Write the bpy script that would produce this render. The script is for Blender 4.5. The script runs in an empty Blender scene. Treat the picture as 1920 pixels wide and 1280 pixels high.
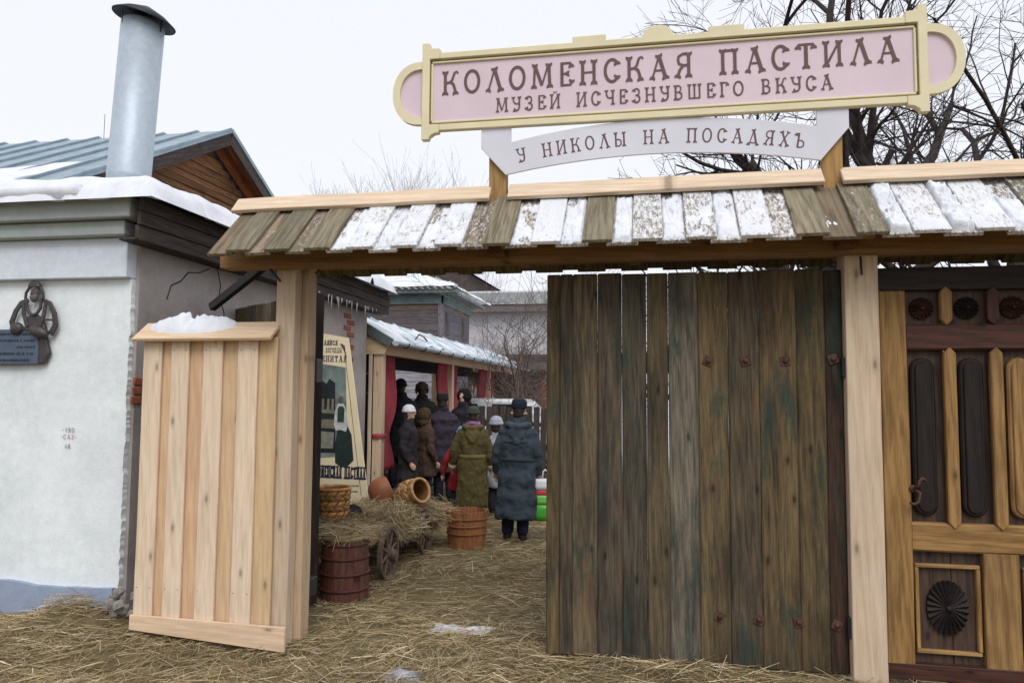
import bpy, bmesh, math, random
import numpy as np
from mathutils import Vector, Matrix, Euler, noise
R = math.radians
random.seed(7); RNG = np.random.default_rng(11)
SC = bpy.context.scene
COL = SC.collection

# ------------------------------------------------------------------ camera
cd = bpy.data.cameras.new('camera'); cam = bpy.data.objects.new('camera', cd); COL.objects.link(cam)
cd.sensor_width = 36.0; cd.lens = 36.0 * 1400 / 1920; cd.clip_start = 0.05; cd.clip_end = 2000
cam.matrix_world = (Matrix.Translation((0, 0, 1.65)) @ Matrix.Rotation(R(10.5), 4, 'Z')
                    @ Matrix.Rotation(R(90 + 4.0), 4, 'X') @ Matrix.Rotation(R(0.45), 4, 'Z'))
SC.camera = cam

# ------------------------------------------------------------------ world, sun, exposure
w = bpy.data.worlds.new('World'); SC.world = w; w.use_nodes = True
nt = w.node_tree; nt.nodes.clear()
sky = nt.nodes.new('ShaderNodeTexSky'); sky.sky_type = 'NISHITA'; sky.sun_disc = False
SUN_EL, SUN_AZ = 48, 158            # degrees; behind the camera, a little to the right
sky.sun_elevation = R(SUN_EL); sky.sun_rotation = R(SUN_AZ); sky.dust_density = 4.0
mx = nt.nodes.new('ShaderNodeMix'); mx.data_type = 'RGBA'; mx.inputs[0].default_value = 0.9
mx.inputs[7].default_value = (8.05, 8.25, 8.8, 1)      # a closed layer of pale cloud in front of the blue
bg = nt.nodes.new('ShaderNodeBackground'); bg.inputs[1].default_value = 0.1
wo = nt.nodes.new('ShaderNodeOutputWorld')
nt.links.new(sky.outputs[0], mx.inputs[6]); nt.links.new(mx.outputs[2], bg.inputs[0]); nt.links.new(bg.outputs[0], wo.inputs[0])
sd = bpy.data.lights.new('sun', 'SUN'); sd.energy = 1.5; sd.angle = R(35); sd.color = (1, 0.98, 0.96)
sun = bpy.data.objects.new('sun', sd); COL.objects.link(sun)
az = R(SUN_AZ)
sdir = Vector((math.sin(az) * math.cos(R(SUN_EL)), math.cos(az) * math.cos(R(SUN_EL)), math.sin(R(SUN_EL))))
sun.rotation_euler = sdir.to_track_quat('Z', 'Y').to_euler()
vs = SC.view_settings; vs.view_transform = 'Standard'; vs.look = 'None'; vs.gamma = 1; vs.exposure = 0.32; vs.use_curve_mapping = False

# ------------------------------------------------------------------ materials
MATS = {}
class NT:
    def __init__(s, name):
        s.m = bpy.data.materials.new(name); s.m.use_nodes = True
        s.t = s.m.node_tree; s.b = s.t.nodes['Principled BSDF']
    def n(s, typ, **kw):
        x = s.t.nodes.new('ShaderNode' + typ)
        for k, v in kw.items(): setattr(x, k, v)
        return x
    def l(s, a, b): s.t.links.new(a, b)
    def ramp(s, fac, stops):
        r = s.n('ValToRGB'); e = r.color_ramp.elements
        while len(e) < len(stops): e.new(0.5)
        for i, (p, c) in enumerate(stops):
            e[i].position = p; e[i].color = (c[0], c[1], c[2], 1) if hasattr(c, '__len__') else (c, c, c, 1)
        s.l(fac, r.inputs[0]); return r.outputs[0]
    def mix(s, fac, a, b, mode='MIX'):
        m = s.n('Mix', data_type='RGBA', blend_type=mode)
        for v, i in ((fac, 0), (a, 6), (b, 7)):
            if hasattr(v, 'is_linked'): s.l(v, m.inputs[i])
            elif hasattr(v, '__len__'): m.inputs[i].default_value = (v[0], v[1], v[2], 1)
            else: m.inputs[i].default_value = v
        return m.outputs[2]
    def noise(s, vec, scale, detail=4, rough=0.55, dist=0.0):
        n = s.n('TexNoise'); n.inputs['Scale'].default_value = scale; n.inputs['Detail'].default_value = detail
        n.inputs['Roughness'].default_value = rough; n.inputs['Distortion'].default_value = dist
        s.l(vec, n.inputs['Vector']); return n.outputs['Fac']
    def coords(s, scale=(1, 1, 1), rnd=True):
        tc = s.n('TexCoord'); v = tc.outputs['Object']
        if rnd:
            oi = s.n('ObjectInfo'); mm = s.n('Math', operation='MULTIPLY'); mm.inputs[1].default_value = 37.0
            s.l(oi.outputs['Random'], mm.inputs[0]); ad = s.n('VectorMath', operation='ADD')
            s.l(v, ad.inputs[0]); s.l(mm.outputs[0], ad.inputs[1]); v = ad.outputs[0]
        mp = s.n('Mapping'); mp.inputs['Scale'].default_value = scale; s.l(v, mp.inputs[0]); return mp.outputs[0]
    def bump(s, h, strength=0.3, dist=0.01):
        b = s.n('Bump'); b.inputs['Strength'].default_value = strength; b.inputs['Distance'].default_value = dist
        s.l(h, b.inputs['Height']); s.l(b.outputs[0], s.b.inputs['Normal'])
    def done(s, col=None, rough=0.8, spec=0.3):
        if col is not None: s.l(col, s.b.inputs['Base Color'])
        s.b.inputs['Roughness'].default_value = rough; s.b.inputs['Specular IOR Level'].default_value = spec
        return s.m

def plain(name, c, rough=0.7, var=0.15, scale=8.0, spec=0.3, metal=0.0, bump=0.15):
    if name in MATS: return MATS[name]
    t = NT(name); v = t.coords()
    f = t.noise(v, scale, 5); a = [x * (1 - var) for x in c]; b = [min(1, x * (1 + var)) for x in c]
    col = t.ramp(f, [(0.3, a), (0.7, b)])
    if bump: t.bump(t.noise(v, scale * 5, 4), bump, 0.005)
    t.b.inputs['Metallic'].default_value = metal
    MATS[name] = t.done(col, rough, spec); return MATS[name]

# wood: kind -> (light, dark, dirt colour, dirt amount, bump, roughness)
WOODS = {
 'new':   ((0.70, 0.585, 0.45), (0.57, 0.445, 0.315), (0.42, 0.35, 0.29), 0.35, 0.15, 0.75),
 'roof':  ((0.25, 0.215, 0.15), (0.11, 0.09, 0.06), (0.15, 0.145, 0.10), 0.6, 0.4, 0.85),
 'beam':  ((0.36, 0.22, 0.10), (0.24, 0.135, 0.06), (0.12, 0.09, 0.05), 0.35, 0.2, 0.8),
 'old':   ((0.145, 0.112, 0.07), (0.032, 0.027, 0.021), (0.014, 0.014, 0.013), 0.85, 0.8, 0.85),
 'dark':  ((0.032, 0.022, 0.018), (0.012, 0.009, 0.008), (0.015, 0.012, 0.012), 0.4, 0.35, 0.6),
 'mahog': ((0.085, 0.033, 0.022), (0.03, 0.015, 0.012), (0.02, 0.012, 0.01), 0.4, 0.3, 0.55),
 'ochre': ((0.34, 0.20, 0.075), (0.18, 0.092, 0.03), (0.09, 0.058, 0.03), 0.6, 0.25, 0.6),
 'grey':  ((0.16, 0.145, 0.14), (0.075, 0.065, 0.062), (0.10, 0.06, 0.045), 0.5, 0.6, 0.9),
 'log':   ((0.38, 0.19, 0.085), (0.16, 0.07, 0.03), (0.05, 0.04, 0.035), 0.55, 0.6, 0.85),
 'eave':  ((0.085, 0.068, 0.06), (0.035, 0.028, 0.026), (0.02, 0.018, 0.018), 0.5, 0.6, 0.85),
 'stave': ((0.36, 0.16, 0.065), (0.22, 0.085, 0.035), (0.12, 0.05, 0.025), 0.4, 0.3, 0.7),
 'redst': ((0.115, 0.042, 0.03), (0.05, 0.02, 0.016), (0.22, 0.12, 0.06), 0.3, 0.3, 0.6),
 'cart':  ((0.17, 0.135, 0.105), (0.08, 0.06, 0.05), (0.05, 0.04, 0.035), 0.5, 0.6, 0.9),
 'post':  ((0.40, 0.24, 0.085), (0.26, 0.14, 0.05), (0.15, 0.10, 0.05), 0.35, 0.2, 0.7),
}
def wood(kind, axis='z'):
    key = 'wood_%s_%s' % (kind, axis)
    if key in MATS: return MATS[key]
    li, da, di, amt, bs, ro = WOODS[kind]
    t = NT(key)
    st = {'x': (0.05, 1, 1), 'y': (1, 0.05, 1), 'z': (1, 1, 0.05)}[axis]
    v = t.coords(st)
    g1 = t.noise(v, 24, 5, 0.6, 1.2)         # broad figure
    g2 = t.noise(v, 120, 3, 0.6)             # fine fibre
    vb = t.coords({'x': (0.3, 1, 1), 'y': (1, 0.3, 1), 'z': (1, 1, 0.3)}[axis])
    d = t.noise(vb, 4.5, 6, 0.65)
    m = t.n('Math', operation='MULTIPLY_ADD'); m.inputs[1].default_value = 0.45
    t.l(g2, m.inputs[0])
    m2 = t.n('Math', operation='MULTIPLY'); m2.inputs[1].default_value = 0.6; t.l(g1, m2.inputs[0]); t.l(m2.outputs[0], m.inputs[2])
    wv = t.n('TexWave', bands_direction='DIAGONAL'); wv.inputs['Scale'].default_value = 15.0 if kind == 'old' else 11.0; wv.inputs['Distortion'].default_value = 9.0; wv.inputs['Detail'].default_value = 4.0; wv.inputs['Detail Scale'].default_value = 1.6; wv.inputs['Detail Roughness'].default_value = 0.65
    t.l(t.coords({'x': (0.09, 1, 1), 'y': (1, 0.09, 1), 'z': (1, 1, 0.09)}[axis]), wv.inputs['Vector'])
    m3 = t.n('Math', operation='MULTIPLY_ADD'); wq = 0.09 if kind == 'old' else 0.15; m3.inputs[1].default_value = wq; t.l(wv.outputs['Fac'], m3.inputs[0])
    m4 = t.n('Math', operation='SUBTRACT'); m4.inputs[1].default_value = wq / 2; t.l(m.outputs[0], m4.inputs[0]); t.l(m4.outputs[0], m3.inputs[2]); m = m3
    col = t.ramp(m.outputs[0], [(0.33, da), (0.68, li)] if kind == 'old' else [(0.36, da), (0.64, li)])
    dr = t.ramp(d, [(0.45, 0.0), (0.72, amt)])
    col = t.mix(dr, col, di)
    # knots: rare dark spots
    vo = t.n('TexVoronoi', voronoi_dimensions='2D'); vo.inputs['Scale'].default_value = 3.4
    sp = t.n('SeparateXYZ'); t.l(t.coords({'x': (0.4, 1, 1), 'y': (1, 0.4, 1), 'z': (1, 1, 0.4)}[axis]), sp.inputs[0])
    cb = t.n('CombineXYZ'); i_, j_ = {'x': ('Z', 'X'), 'y': ('X', 'Y'), 'z': ('X', 'Z')}[axis]; t.l(sp.outputs[i_], cb.inputs[0]); t.l(sp.outputs[j_], cb.inputs[1]); t.l(cb.outputs[0], vo.inputs['Vector'])
    kn = t.ramp(vo.outputs['Distance'], [(0.02, 0.8), (0.045, 0.25), (0.09, 0.0)])
    col = t.mix(kn, col, [x * 0.4 for x in da])
    oi = t.n('ObjectInfo')
    col = t.mix(1.0, col, oi.outputs['Color'], 'MULTIPLY')      # each board's own tone
    if kind == 'old':
        vg = t.coords({'x': (0.25, 1, 1), 'y': (1, 0.25, 1), 'z': (1, 1, 0.25)}[axis])
        g = t.ramp(t.noise(vg, 7, 7, 0.75), [(0.54, 0.0), (0.64, 0.7)])       # remains of green paint
        col = t.mix(g, col, (0.020, 0.045, 0.036))
        o = t.ramp(t.noise(vg, 5.3, 6, 0.7, 0.5), [(0.6, 0.0), (0.72, 0.6)])
        col = t.mix(o, col, (0.15, 0.08, 0.035))
    if kind in ('roof',):
        fr = t.noise(t.coords((1, 0.35, 1)), 55, 9, 0.85)
        a = t.n('Math', operation='ADD'); t.l(fr, a.inputs[0]); t.l(oi.outputs['Alpha'], a.inputs[1])
        fm = t.ramp(a.outputs[0], [(0.90, 0.0), (1.2, 0.75)])                 # dusting of dry snow
        col = t.mix(fm, col, (0.8, 0.82, 0.87))
    t.bump(m.outputs[0], bs, 0.006)
    MATS[key] = t.done(col, ro, 0.25); return MATS[key]

def snow_mat():
    if 'snow' in MATS: return MATS['snow']
    t = NT('snow'); v = t.coords(rnd=False)
    col = t.ramp(t.noise(v, 5, 5), [(0.3, (0.60, 0.625, 0.68)), (0.7, (0.72, 0.735, 0.77))])
    t.bump(t.noise(v, 30, 6, 0.7), 0.35, 0.02)
    t.b.inputs['Subsurface Weight'].default_value = 0.0
    MATS['snow'] = t.done(col, 0.7, 0.3); return MATS['snow']

def plaster(name, base, stain, amt, chip=None, chip_t=0.7, scale=1.5):
    if name in MATS: return MATS[name]
    t = NT(name); tc = t.n('TexCoord'); v = tc.outputs['Object']
    d = t.ramp(t.noise(v, scale, 8, 0.62), [(0.42, 0.0), (0.75, amt)])
    col = t.mix(d, base, stain)
    f = t.ramp(t.noise(v, 14, 6, 0.7), [(0.3, 0.90), (0.7, 1.04)])
    col = t.mix(1.0, col, f, 'MULTIPLY')
    if chip:
        c = t.ramp(t.noise(v, 3.1, 9, 0.72), [(chip_t, 0.0), (chip_t + 0.012, 1.0)])
        col = t.mix(c, col, chip)
    t.bump(t.noise(v, 38, 6, 0.7), 0.25, 0.01)
    MATS[name] = t.done(col, 0.9, 0.2); return MATS[name]

# ------------------------------------------------------------------ objects
WM = {}
def link(name, data, mat=None, parent=None, loc=(0, 0, 0), rot=(0, 0, 0), color=None, smooth=False):
    o = bpy.data.objects.new(name, data); COL.objects.link(o)
    M = Matrix.LocRotScale(Vector(loc), Euler(rot), None)
    o.location = loc; o.rotation_euler = rot
    WM[o.name] = M
    if parent is not None:
        o.parent = parent; o.matrix_parent_inverse = WM[parent.name].inverted()
    if mat is not None and data is not None and len(data.materials) == 0: data.materials.append(mat)
    if color is not None: o.color = color
    if smooth:
        data.polygons.foreach_set('use_smooth', [True] * len(data.polygons))
    return o
def tag(o, label, cat, group=None, kind=None):
    if label: o['label'] = label
    if cat: o['category'] = cat
    if group: o['group'] = group
    if kind: o['kind'] = kind
    return o
def thing(name, label, cat, loc=(0, 0, 0), group=None):
    return tag(link(name, None, loc=loc), label, cat, group)
def structure(o): o['kind'] = 'structure'; return o
def stuff(o, label=None, cat=None):
    o['kind'] = 'stuff'
    if label: o['label'] = label
    if cat: o['category'] = cat
    return o

def mesh(name, vs, fs):
    m = bpy.data.meshes.new(name); m.from_pydata([tuple(v) for v in vs], [], fs); m.update(); return m
def bm_mesh(bm, name='mesh', recalc=True):
    if recalc: bmesh.ops.recalc_face_normals(bm, faces=bm.faces)
    m = bpy.data.meshes.new(name); bm.to_mesh(m); bm.free(); return m
def bm_box(bm, size, loc=(0, 0, 0), rot=None, bev=0.0):
    M = Matrix.Translation(loc) @ (Euler(rot).to_matrix().to_4x4() if rot else Matrix())
    r = bmesh.ops.create_cube(bm, size=1.0, matrix=M @ Matrix.Diagonal((size[0], size[1], size[2], 1)))
    if bev:
        es = list({e for v in r['verts'] for e in v.link_edges})
        bmesh.ops.bevel(bm, geom=es, offset=bev, segments=1, affect='EDGES', clamp_overlap=True)
def box(size, bev=0.004):
    bm = bmesh.new(); bm_box(bm, size, bev=bev); return bm_mesh(bm)
def jbox(size, axis, bev=0.004, jit=0.004, n=5):
    """a sawn board: chamfered box, cut across its length and slightly wavy"""
    bm = bmesh.new(); ax = 'xyz'.index(axis)
    bmesh.ops.create_cube(bm, size=1.0, matrix=Matrix.Diagonal((size[0], size[1], size[2], 1)))
    bmesh.ops.bevel(bm, geom=list(bm.edges), offset=min(bev, min(size) * 0.3), segments=1, affect='EDGES')
    for k in range(1, n):
        p = Vector((0, 0, 0)); p[ax] = (k / n - 0.5) * size[ax]; nn = Vector((0, 0, 0)); nn[ax] = 1
        bmesh.ops.bisect_plane(bm, geom=list(bm.verts) + list(bm.edges) + list(bm.faces), plane_co=p, plane_no=nn)
    s = random.random() * 100
    for v in bm.verts:
        q = noise.noise_vector(Vector((s + v.co[ax] * 2.0, s, 0)))
        for i in range(3):
            if i != ax: v.co[i] += q[i] * jit
    return bm_mesh(bm)
def plank(parent, name, size, loc, mat, axis, rot=(0, 0, 0), color=None, bev=0.004, jit=0.004, n=5, tone=0.1):
    if color is None:
        k = 1 + random.uniform(-tone, tone); color = (k, k * random.uniform(0.97, 1.02), k * random.uniform(0.94, 1.03), 0)
    return link(name, jbox(size, axis, bev, jit, n), mat, parent, loc, rot, color)
def prism(outline, y0, y1, bev=0.0):
    """outline in x,z, thickness along y"""
    bm = bmesh.new(); f = bm.faces.new([bm.verts.new((x, y0, z)) for x, z in outline])
    r = bmesh.ops.extrude_face_region(bm, geom=[f]); bmesh.ops.translate(bm, vec=(0, y1 - y0, 0), verts=[g for g in r['geom'] if isinstance(g, bmesh.types.BMVert)])
    bmesh.ops.recalc_face_normals(bm, faces=bm.faces)
    if bev: bmesh.ops.bevel(bm, geom=[e for e in bm.edges], offset=bev, segments=1, affect='EDGES')
    return bm_mesh(bm)
def tube_into(bm, pts, rads, seg=8, cap=True, squash=None):
    pts = [Vector(p) for p in pts]; rings = []
    up = Vector((0, 0, 1)); prev = None
    for i, p in enumerate(pts):
        d = (pts[min(i + 1, len(pts) - 1)] - pts[max(i - 1, 0)]).normalized()
        a = prev if prev is not None else (Vector((1, 0, 0)) if abs(d.z) > 0.9 else up)
        x = (a - d * a.dot(d)).normalized(); y = d.cross(x); prev = x
        r = rads[i] if hasattr(rads, '__len__') else rads
        q = squash if squash else 1.0
        rings.append([bm.verts.new(p + x * (r * math.cos(2 * math.pi * k / seg)) + y * (r * q * math.sin(2 * math.pi * k / seg))) for k in range(seg)])
    for a, b in zip(rings, rings[1:]):
        for k in range(seg): bm.faces.new((a[k], a[(k + 1) % seg], b[(k + 1) % seg], b[k]))
    if cap: bm.faces.new(rings[0][::-1]); bm.faces.new(rings[-1])
def tube(pts, rads, seg=8, squash=None):
    bm = bmesh.new(); tube_into(bm, pts, rads, seg, True, squash); return bm_mesh(bm)
def lathe(prof, seg=28, cap0=True, cap1=True):
    """profile [(r,z)...] turned round z"""
    bm = bmesh.new(); rings = []
    for r, z in prof: rings.append([bm.verts.new((r * math.cos(2 * math.pi * k / seg), r * math.sin(2 * math.pi * k / seg), z)) for k in range(seg)])
    for a, b in zip(rings, rings[1:]):
        for k in range(seg): bm.faces.new((a[k], a[(k + 1) % seg], b[(k + 1) % seg], b[k]))
    if cap0: bm.faces.new(rings[0][::-1])
    if cap1: bm.faces.new(rings[-1])
    return bm_mesh(bm)
def ellipsoid_into(bm, c, r, seg=16, rot=None):
    M = Matrix.Translation(c) @ (Euler(rot).to_matrix().to_4x4() if rot else Matrix()) @ Matrix.Diagonal((r[0], r[1], r[2], 1))
    bmesh.ops.create_uvsphere(bm, u_segments=seg, v_segments=max(6, seg // 2), radius=1.0, matrix=M)
def loft_into(bm, rings, seg=24, fold=None):
    """rings: (z, rx, ry, cx, cy); a closed rounded body"""
    rr = []
    for z, rx, ry, cx, cy in rings:
        row = []
        for k in range(seg):
            a = 2 * math.pi * k / seg; c, s = math.cos(a), math.sin(a); e = 0.82
            k_ = 1 + (fold(a, z) if fold else 0); row.append(bm.verts.new((cx + k_ * rx * math.copysign(abs(c) ** e, c), cy + k_ * ry * math.copysign(abs(s) ** e, s), z)))
        rr.append(row)
    for a, b in zip(rr, rr[1:]):
        for k in range(seg): bm.faces.new((a[k], a[(k + 1) % seg], b[(k + 1) % seg], b[k]))
    bm.faces.new(rr[0][::-1]); bm.faces.new(rr[-1])
def heightgrid(nx, ny, fx, fy, fz, keep=None):
    """grid sheet; fx(i/nx), fy(j/ny), fz(x,y); keep(x,y) drops cells"""
    vs = []; fs = []
    for j in range(ny + 1):
        for i in range(nx + 1):
            x, y = fx(i / nx), fy(j / ny); vs.append((x, y, fz(x, y)))
    for j in range(ny):
        for i in range(nx):
            a = j * (nx + 1) + i; q = (a, a + 1, a + nx + 2, a + nx + 1)
            if keep is None or any(keep(*vs[k]) for k in q): fs.append(q)
    m = mesh('sheet', vs, fs); return m
def nz(x, y, z=0.0, s=1.0): return noise.fractal(Vector((x * s, y * s, z)), 0.9, 2.0, 4)

# straw: thin bent blades, all vectorised into one mesh
def straw_mesh(P, L, W, az, el, curl, roll):
    n = len(P); d = np.stack([np.cos(az) * np.cos(el), np.sin(az) * np.cos(el), np.sin(el)], 1)
    side = np.stack([-np.sin(az), np.cos(az), np.zeros(n)], 1); upv = np.cross(d, side)
    upv *= -1; s2 = side * np.cos(roll)[:, None] + upv * np.sin(roll)[:, None]
    bend = (side * RNG.normal(0, 1, n)[:, None] + upv * RNG.normal(-0.3, .5, n)[:, None]) * (curl * L)[:, None]
    V = np.zeros((n, 6, 3))
    for k, t in enumerate((-0.5, 0.0, 0.5)):
        c = P + d * (L * t)[:, None] + bend * (0.25 - t * t) * 1.0
        V[:, 2 * k] = c - s2 * W[:, None] * (0.5 if k != 2 else 0.25); V[:, 2 * k + 1] = c + s2 * W[:, None] * (0.5 if k != 2 else 0.25)
    F = np.array([[0, 1, 3, 2], [2, 3, 5, 4]])[None] + (np.arange(n) * 6)[:, None, None]
    m = bpy.data.meshes.new('straw')
    m.vertices.add(n * 6); m.vertices.foreach_set('co', V.reshape(-1))
    m.loops.add(n * 8); m.loops.foreach_set('vertex_index', F.reshape(-1).astype(np.int32))
    m.polygons.add(n * 2); m.polygons.foreach_set('loop_start', np.arange(n * 2, dtype=np.int32) * 4)
    m.update(calc_edges=True); m.validate(); return m
def straw_mat():
    t = NT('straw'); g = t.n('NewGeometry')
    col = t.ramp(g.outputs['Random Per Island'], [(0.0, (0.10, 0.066, 0.034)), (0.25, (0.24, 0.17, 0.085)), (0.5, (0.37, 0.28, 0.145)), (0.72, (0.31, 0.265, 0.145)), (0.88, (0.54, 0.43, 0.26)), (1.0, (0.70, 0.60, 0.42))])
    tc = t.n('TexCoord'); f = t.ramp(t.noise(tc.outputs['Object'], 1.3, 5, 0.6), [(0.3, 0.62), (0.5, 1.0), (0.72, 1.35)])
    col = t.mix(1.0, col, f, 'MULTIPLY')
    return t.done(col, 0.7, 0.25)
M_STRAW = straw_mat()

# ------------------------------------------------------------------ ground
def gz(x, y):
    """height of the trodden ground and the heaps of hay on it"""
    d = math.hypot(x + 1, y - 6)
    h = 0.025 * nz(x, y, 0, 0.8) if d < 25 else 0.0
    h += 0.17 * math.exp(-(((x + 4.02) / 0.26) ** 2 + ((y - 4.72) / 0.2) ** 2))
    h += -0.03 * math.exp(-(((x + 4.9) / 0.9) ** 2 + ((y - 4.7) / 0.35) ** 2))
    h -= 0.06 * math.exp(-(((x + 2.45) / 0.7) ** 2 + ((y - 4.45) / 0.35) ** 2))
    h += 0.05 * math.exp(-(((x - 0.1) / 0.5) ** 2 + ((y - 4.6) / 0.15) ** 2))
    h += 0.04 * math.exp(-(((x - 1.5) / 0.6) ** 2 + ((y - 4.4) / 0.2) ** 2))
    return h
t = NT('trodden_hay'); tc = t.n('TexCoord'); v = tc.outputs['Object']
mp = t.n('Mapping'); mp.inputs['Scale'].default_value = (1, 1, 1); t.l(v, mp.inputs[0])
c1 = t.ramp(t.noise(mp.outputs[0], 9, 8, 0.75), [(0.3, (0.08, 0.062, 0.034)), (0.55, (0.19, 0.15, 0.078)), (0.75, (0.29, 0.235, 0.13))])
sep = t.n('SeparateXYZ'); t.l(v, sep.inputs[0])
far = t.ramp(t.noise(mp.outputs[0], 0.5, 4), [(0.4, 0.0), (0.6, 1.0)])
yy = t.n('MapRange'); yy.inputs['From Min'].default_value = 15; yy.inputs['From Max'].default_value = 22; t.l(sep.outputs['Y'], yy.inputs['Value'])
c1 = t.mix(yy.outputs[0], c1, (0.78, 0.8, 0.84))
t.bump(t.noise(mp.outputs[0], 30, 6, 0.7), 0.6, 0.03)
M_GROUND = t.done(c1, 0.95, 0.1)
def axis(lo, hi, n, far):
    return [-far, -far / 4] + [lo + (hi - lo) * i / n for i in range(n + 1)] + [far / 4, far]
gx = axis(-9, 6, 110, 600); gy = axis(-2, 18, 140, 600)
vs_ = [(x, y, gz(x, y)) for y in gy for x in gx]; nxg = len(gx)
fs_ = [(j * nxg + i, j * nxg + i + 1, (j + 1) * nxg + i + 1, (j + 1) * nxg + i) for j in range(len(gy) - 1) for i in range(nxg - 1)]
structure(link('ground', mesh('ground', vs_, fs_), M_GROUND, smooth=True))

def scatter(n, x0, x1, y0, y1, ymode=1.0):
    X = RNG.uniform(x0, x1, n); Y = y0 + (y1 - y0) * RNG.uniform(0, 1, n) ** ymode
    return X, Y
n1 = 165000
X, Y = scatter(n1, -5.4, 2.9, 3.5, 14.0, 1.9)
keep = (np.abs(X - (-0.5) + 0.15 * Y) < 2.2 + 0.36 * Y)
# a bare trodden patch where old snow shows
keep &= ~((((X + 1.32) / 0.22) ** 2 + ((Y - 5.2) / 0.07) ** 2 < 1) & (RNG.uniform(0, 1, n1) < 0.45))
thin = np.array([nz(a, b, 3.0, 0.9) for a, b in zip(X, Y)])
keep &= ~((thin > .22) & (RNG.uniform(0, 1, n1) < .65))          # worn places
X, Y = X[keep], Y[keep]; n1 = len(X)
Z = np.array([gz(a, b) for a, b in zip(X, Y)])
heap = np.clip((Z - 0.03) / 0.2, 0, 1)
P = np.stack([X, Y, Z + RNG.uniform(0.0, 0.035, n1) + heap * RNG.uniform(0, 0.05, n1)], 1)
L = RNG.gamma(2.2, 0.055, n1) + 0.03
st = straw_mesh(P, L, RNG.gamma(4, 0.0005, n1) + 0.0007, np.array([2.5 * nz(a, b, 7, 1.1) for a, b in zip(X, Y)]) + RNG.normal(0.25, 0.8, n1), RNG.normal(0.03, 0.13, n1) + heap * RNG.normal(0, 0.3, n1), RNG.uniform(0, 0.35, n1), RNG.uniform(-1, 1, n1))
stuff(link('straw', st, M_STRAW), 'loose straw and hay strewn over the yard floor', 'straw')
# snow patch in the hay
def patch(x0, x1, y0, y1, z, h, th, s, sc=9.0, nx=26, ny=26):
    def f(x, y):
        u = (x - x0) / (x1 - x0) * 2 - 1; q = (y - y0) / (y1 - y0) * 2 - 1
        e = 1 - max(abs(u), abs(q)) ** 3
        return z + h * max(-0.25, min(1.0, (e * 0.9 - 0.35 + 0.55 * nz(x, y, s, sc)) * th))
    return heightgrid(nx, ny, lambda a: x0 + (x1 - x0) * a, lambda a: y0 + (y1 - y0) * a, f, lambda x, y, zz: zz > z - h * 0.2)
stuff(link('snow_patch', patch(-1.55, -1.08, 5.10, 5.32, 0.0, 0.016, 1.2, 3.3), snow_mat(), loc=(0, 0, 0.001), smooth=True), 'thin remnant of trodden snow in the straw before the gateway', 'snow')

bm = bmesh.new(); bmesh.ops.create_icosphere(bm, subdivisions=3, radius=1)
for v in bm.verts: v.co = Vector((v.co.x * 0.14, v.co.y * 0.08, v.co.z * 0.05)) * (1 + 0.3 * nz(v.co.x, v.co.y, v.co.z, 1.6))
tag(link('ice_lump', bm_mesh(bm), plain('dirty_ice', (0.33, 0.33, 0.36), 0.6, 0.45, 14), None, (-1.40, 4.24, 0.0), smooth=True), 'lump of dirty grey ice lying in the straw at the bottom edge', 'ice')

# ------------------------------------------------------------------ the white house at the left
M_WHITE = plaster('white_plaster', (0.765, 0.815, 0.825), (0.56, 0.605, 0.62), 0.75, (0.36, 0.36, 0.36), 0.675)
M_GREYP = plaster('grey_plaster', (0.40, 0.365, 0.35), (0.20, 0.18, 0.175), 0.8, (0.20, 0.10, 0.07), 0.71)
M_PLINTH = plaster('blue_plinth', (0.31, 0.37, 0.48), (0.17, 0.20, 0.26), 0.7, (0.6, 0.62, 0.64), 0.70)
M_PALEB = plaster('pale_band', (0.66, 0.71, 0.78), (0.5, 0.55, 0.62), 0.4)
M_GBOARD = plaster('grey_painted_board', (0.40, 0.44, 0.44), (0.28, 0.31, 0.31), 0.5)
M_IRON = plain('black_iron', (0.016, 0.016, 0.018), 0.5, 0.3, 12, 0.4)
M_RUST = plain('rusty_iron', (0.075, 0.038, 0.026), 0.8, 0.5, 25, 0.3)
M_ZINC = plain('zinc', (0.55, 0.60, 0.66), 0.42, 0.14, 22, 0.5, 0.55, 0.05)
M_BLUEROOF = plain('blue_grey_sheet', (0.24, 0.31, 0.36), 0.45, 0.2, 5, 0.5, 0.2, 0.05)
HX, HY, HE = -3.80, 5.0, 9.62            # corner x, front y, rear y
house = thing('plastered_house', 'low white plastered house with grey side wall and snowy roof left of the gate', 'house', (HX, HY, 0))
def rough_wall(x0, x1, z0, z1, ragged=0.0, nx=40, nz_=50, amp=0.006, s=0.0, top=0.0):
    vs = []; fs = []
    for j in range(nz_ + 1):
        for i in range(nx + 1):
            u = i / nx; zz = z0 + (z1 - z0) * j / nz_; x = x0 + (x1 - x0) * u
            if i == nx: x += ragged * (0.5 * nz(zz, s, 3.0, 4.0) + 0.5 * nz(zz, s, 9.0, 17.0))
            vs.append((x, amp * nz(x, zz, s, 1.6), zz + (top * nz(x, s, 2.0, 2.2) if j == nz_ else 0)))
    for j in range(nz_):
        for i in range(nx):
            a = j * (nx + 1) + i; fs.append((a, a + 1, a + nx + 2, a + nx + 1))
    return mesh('wall', vs, fs)
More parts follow.
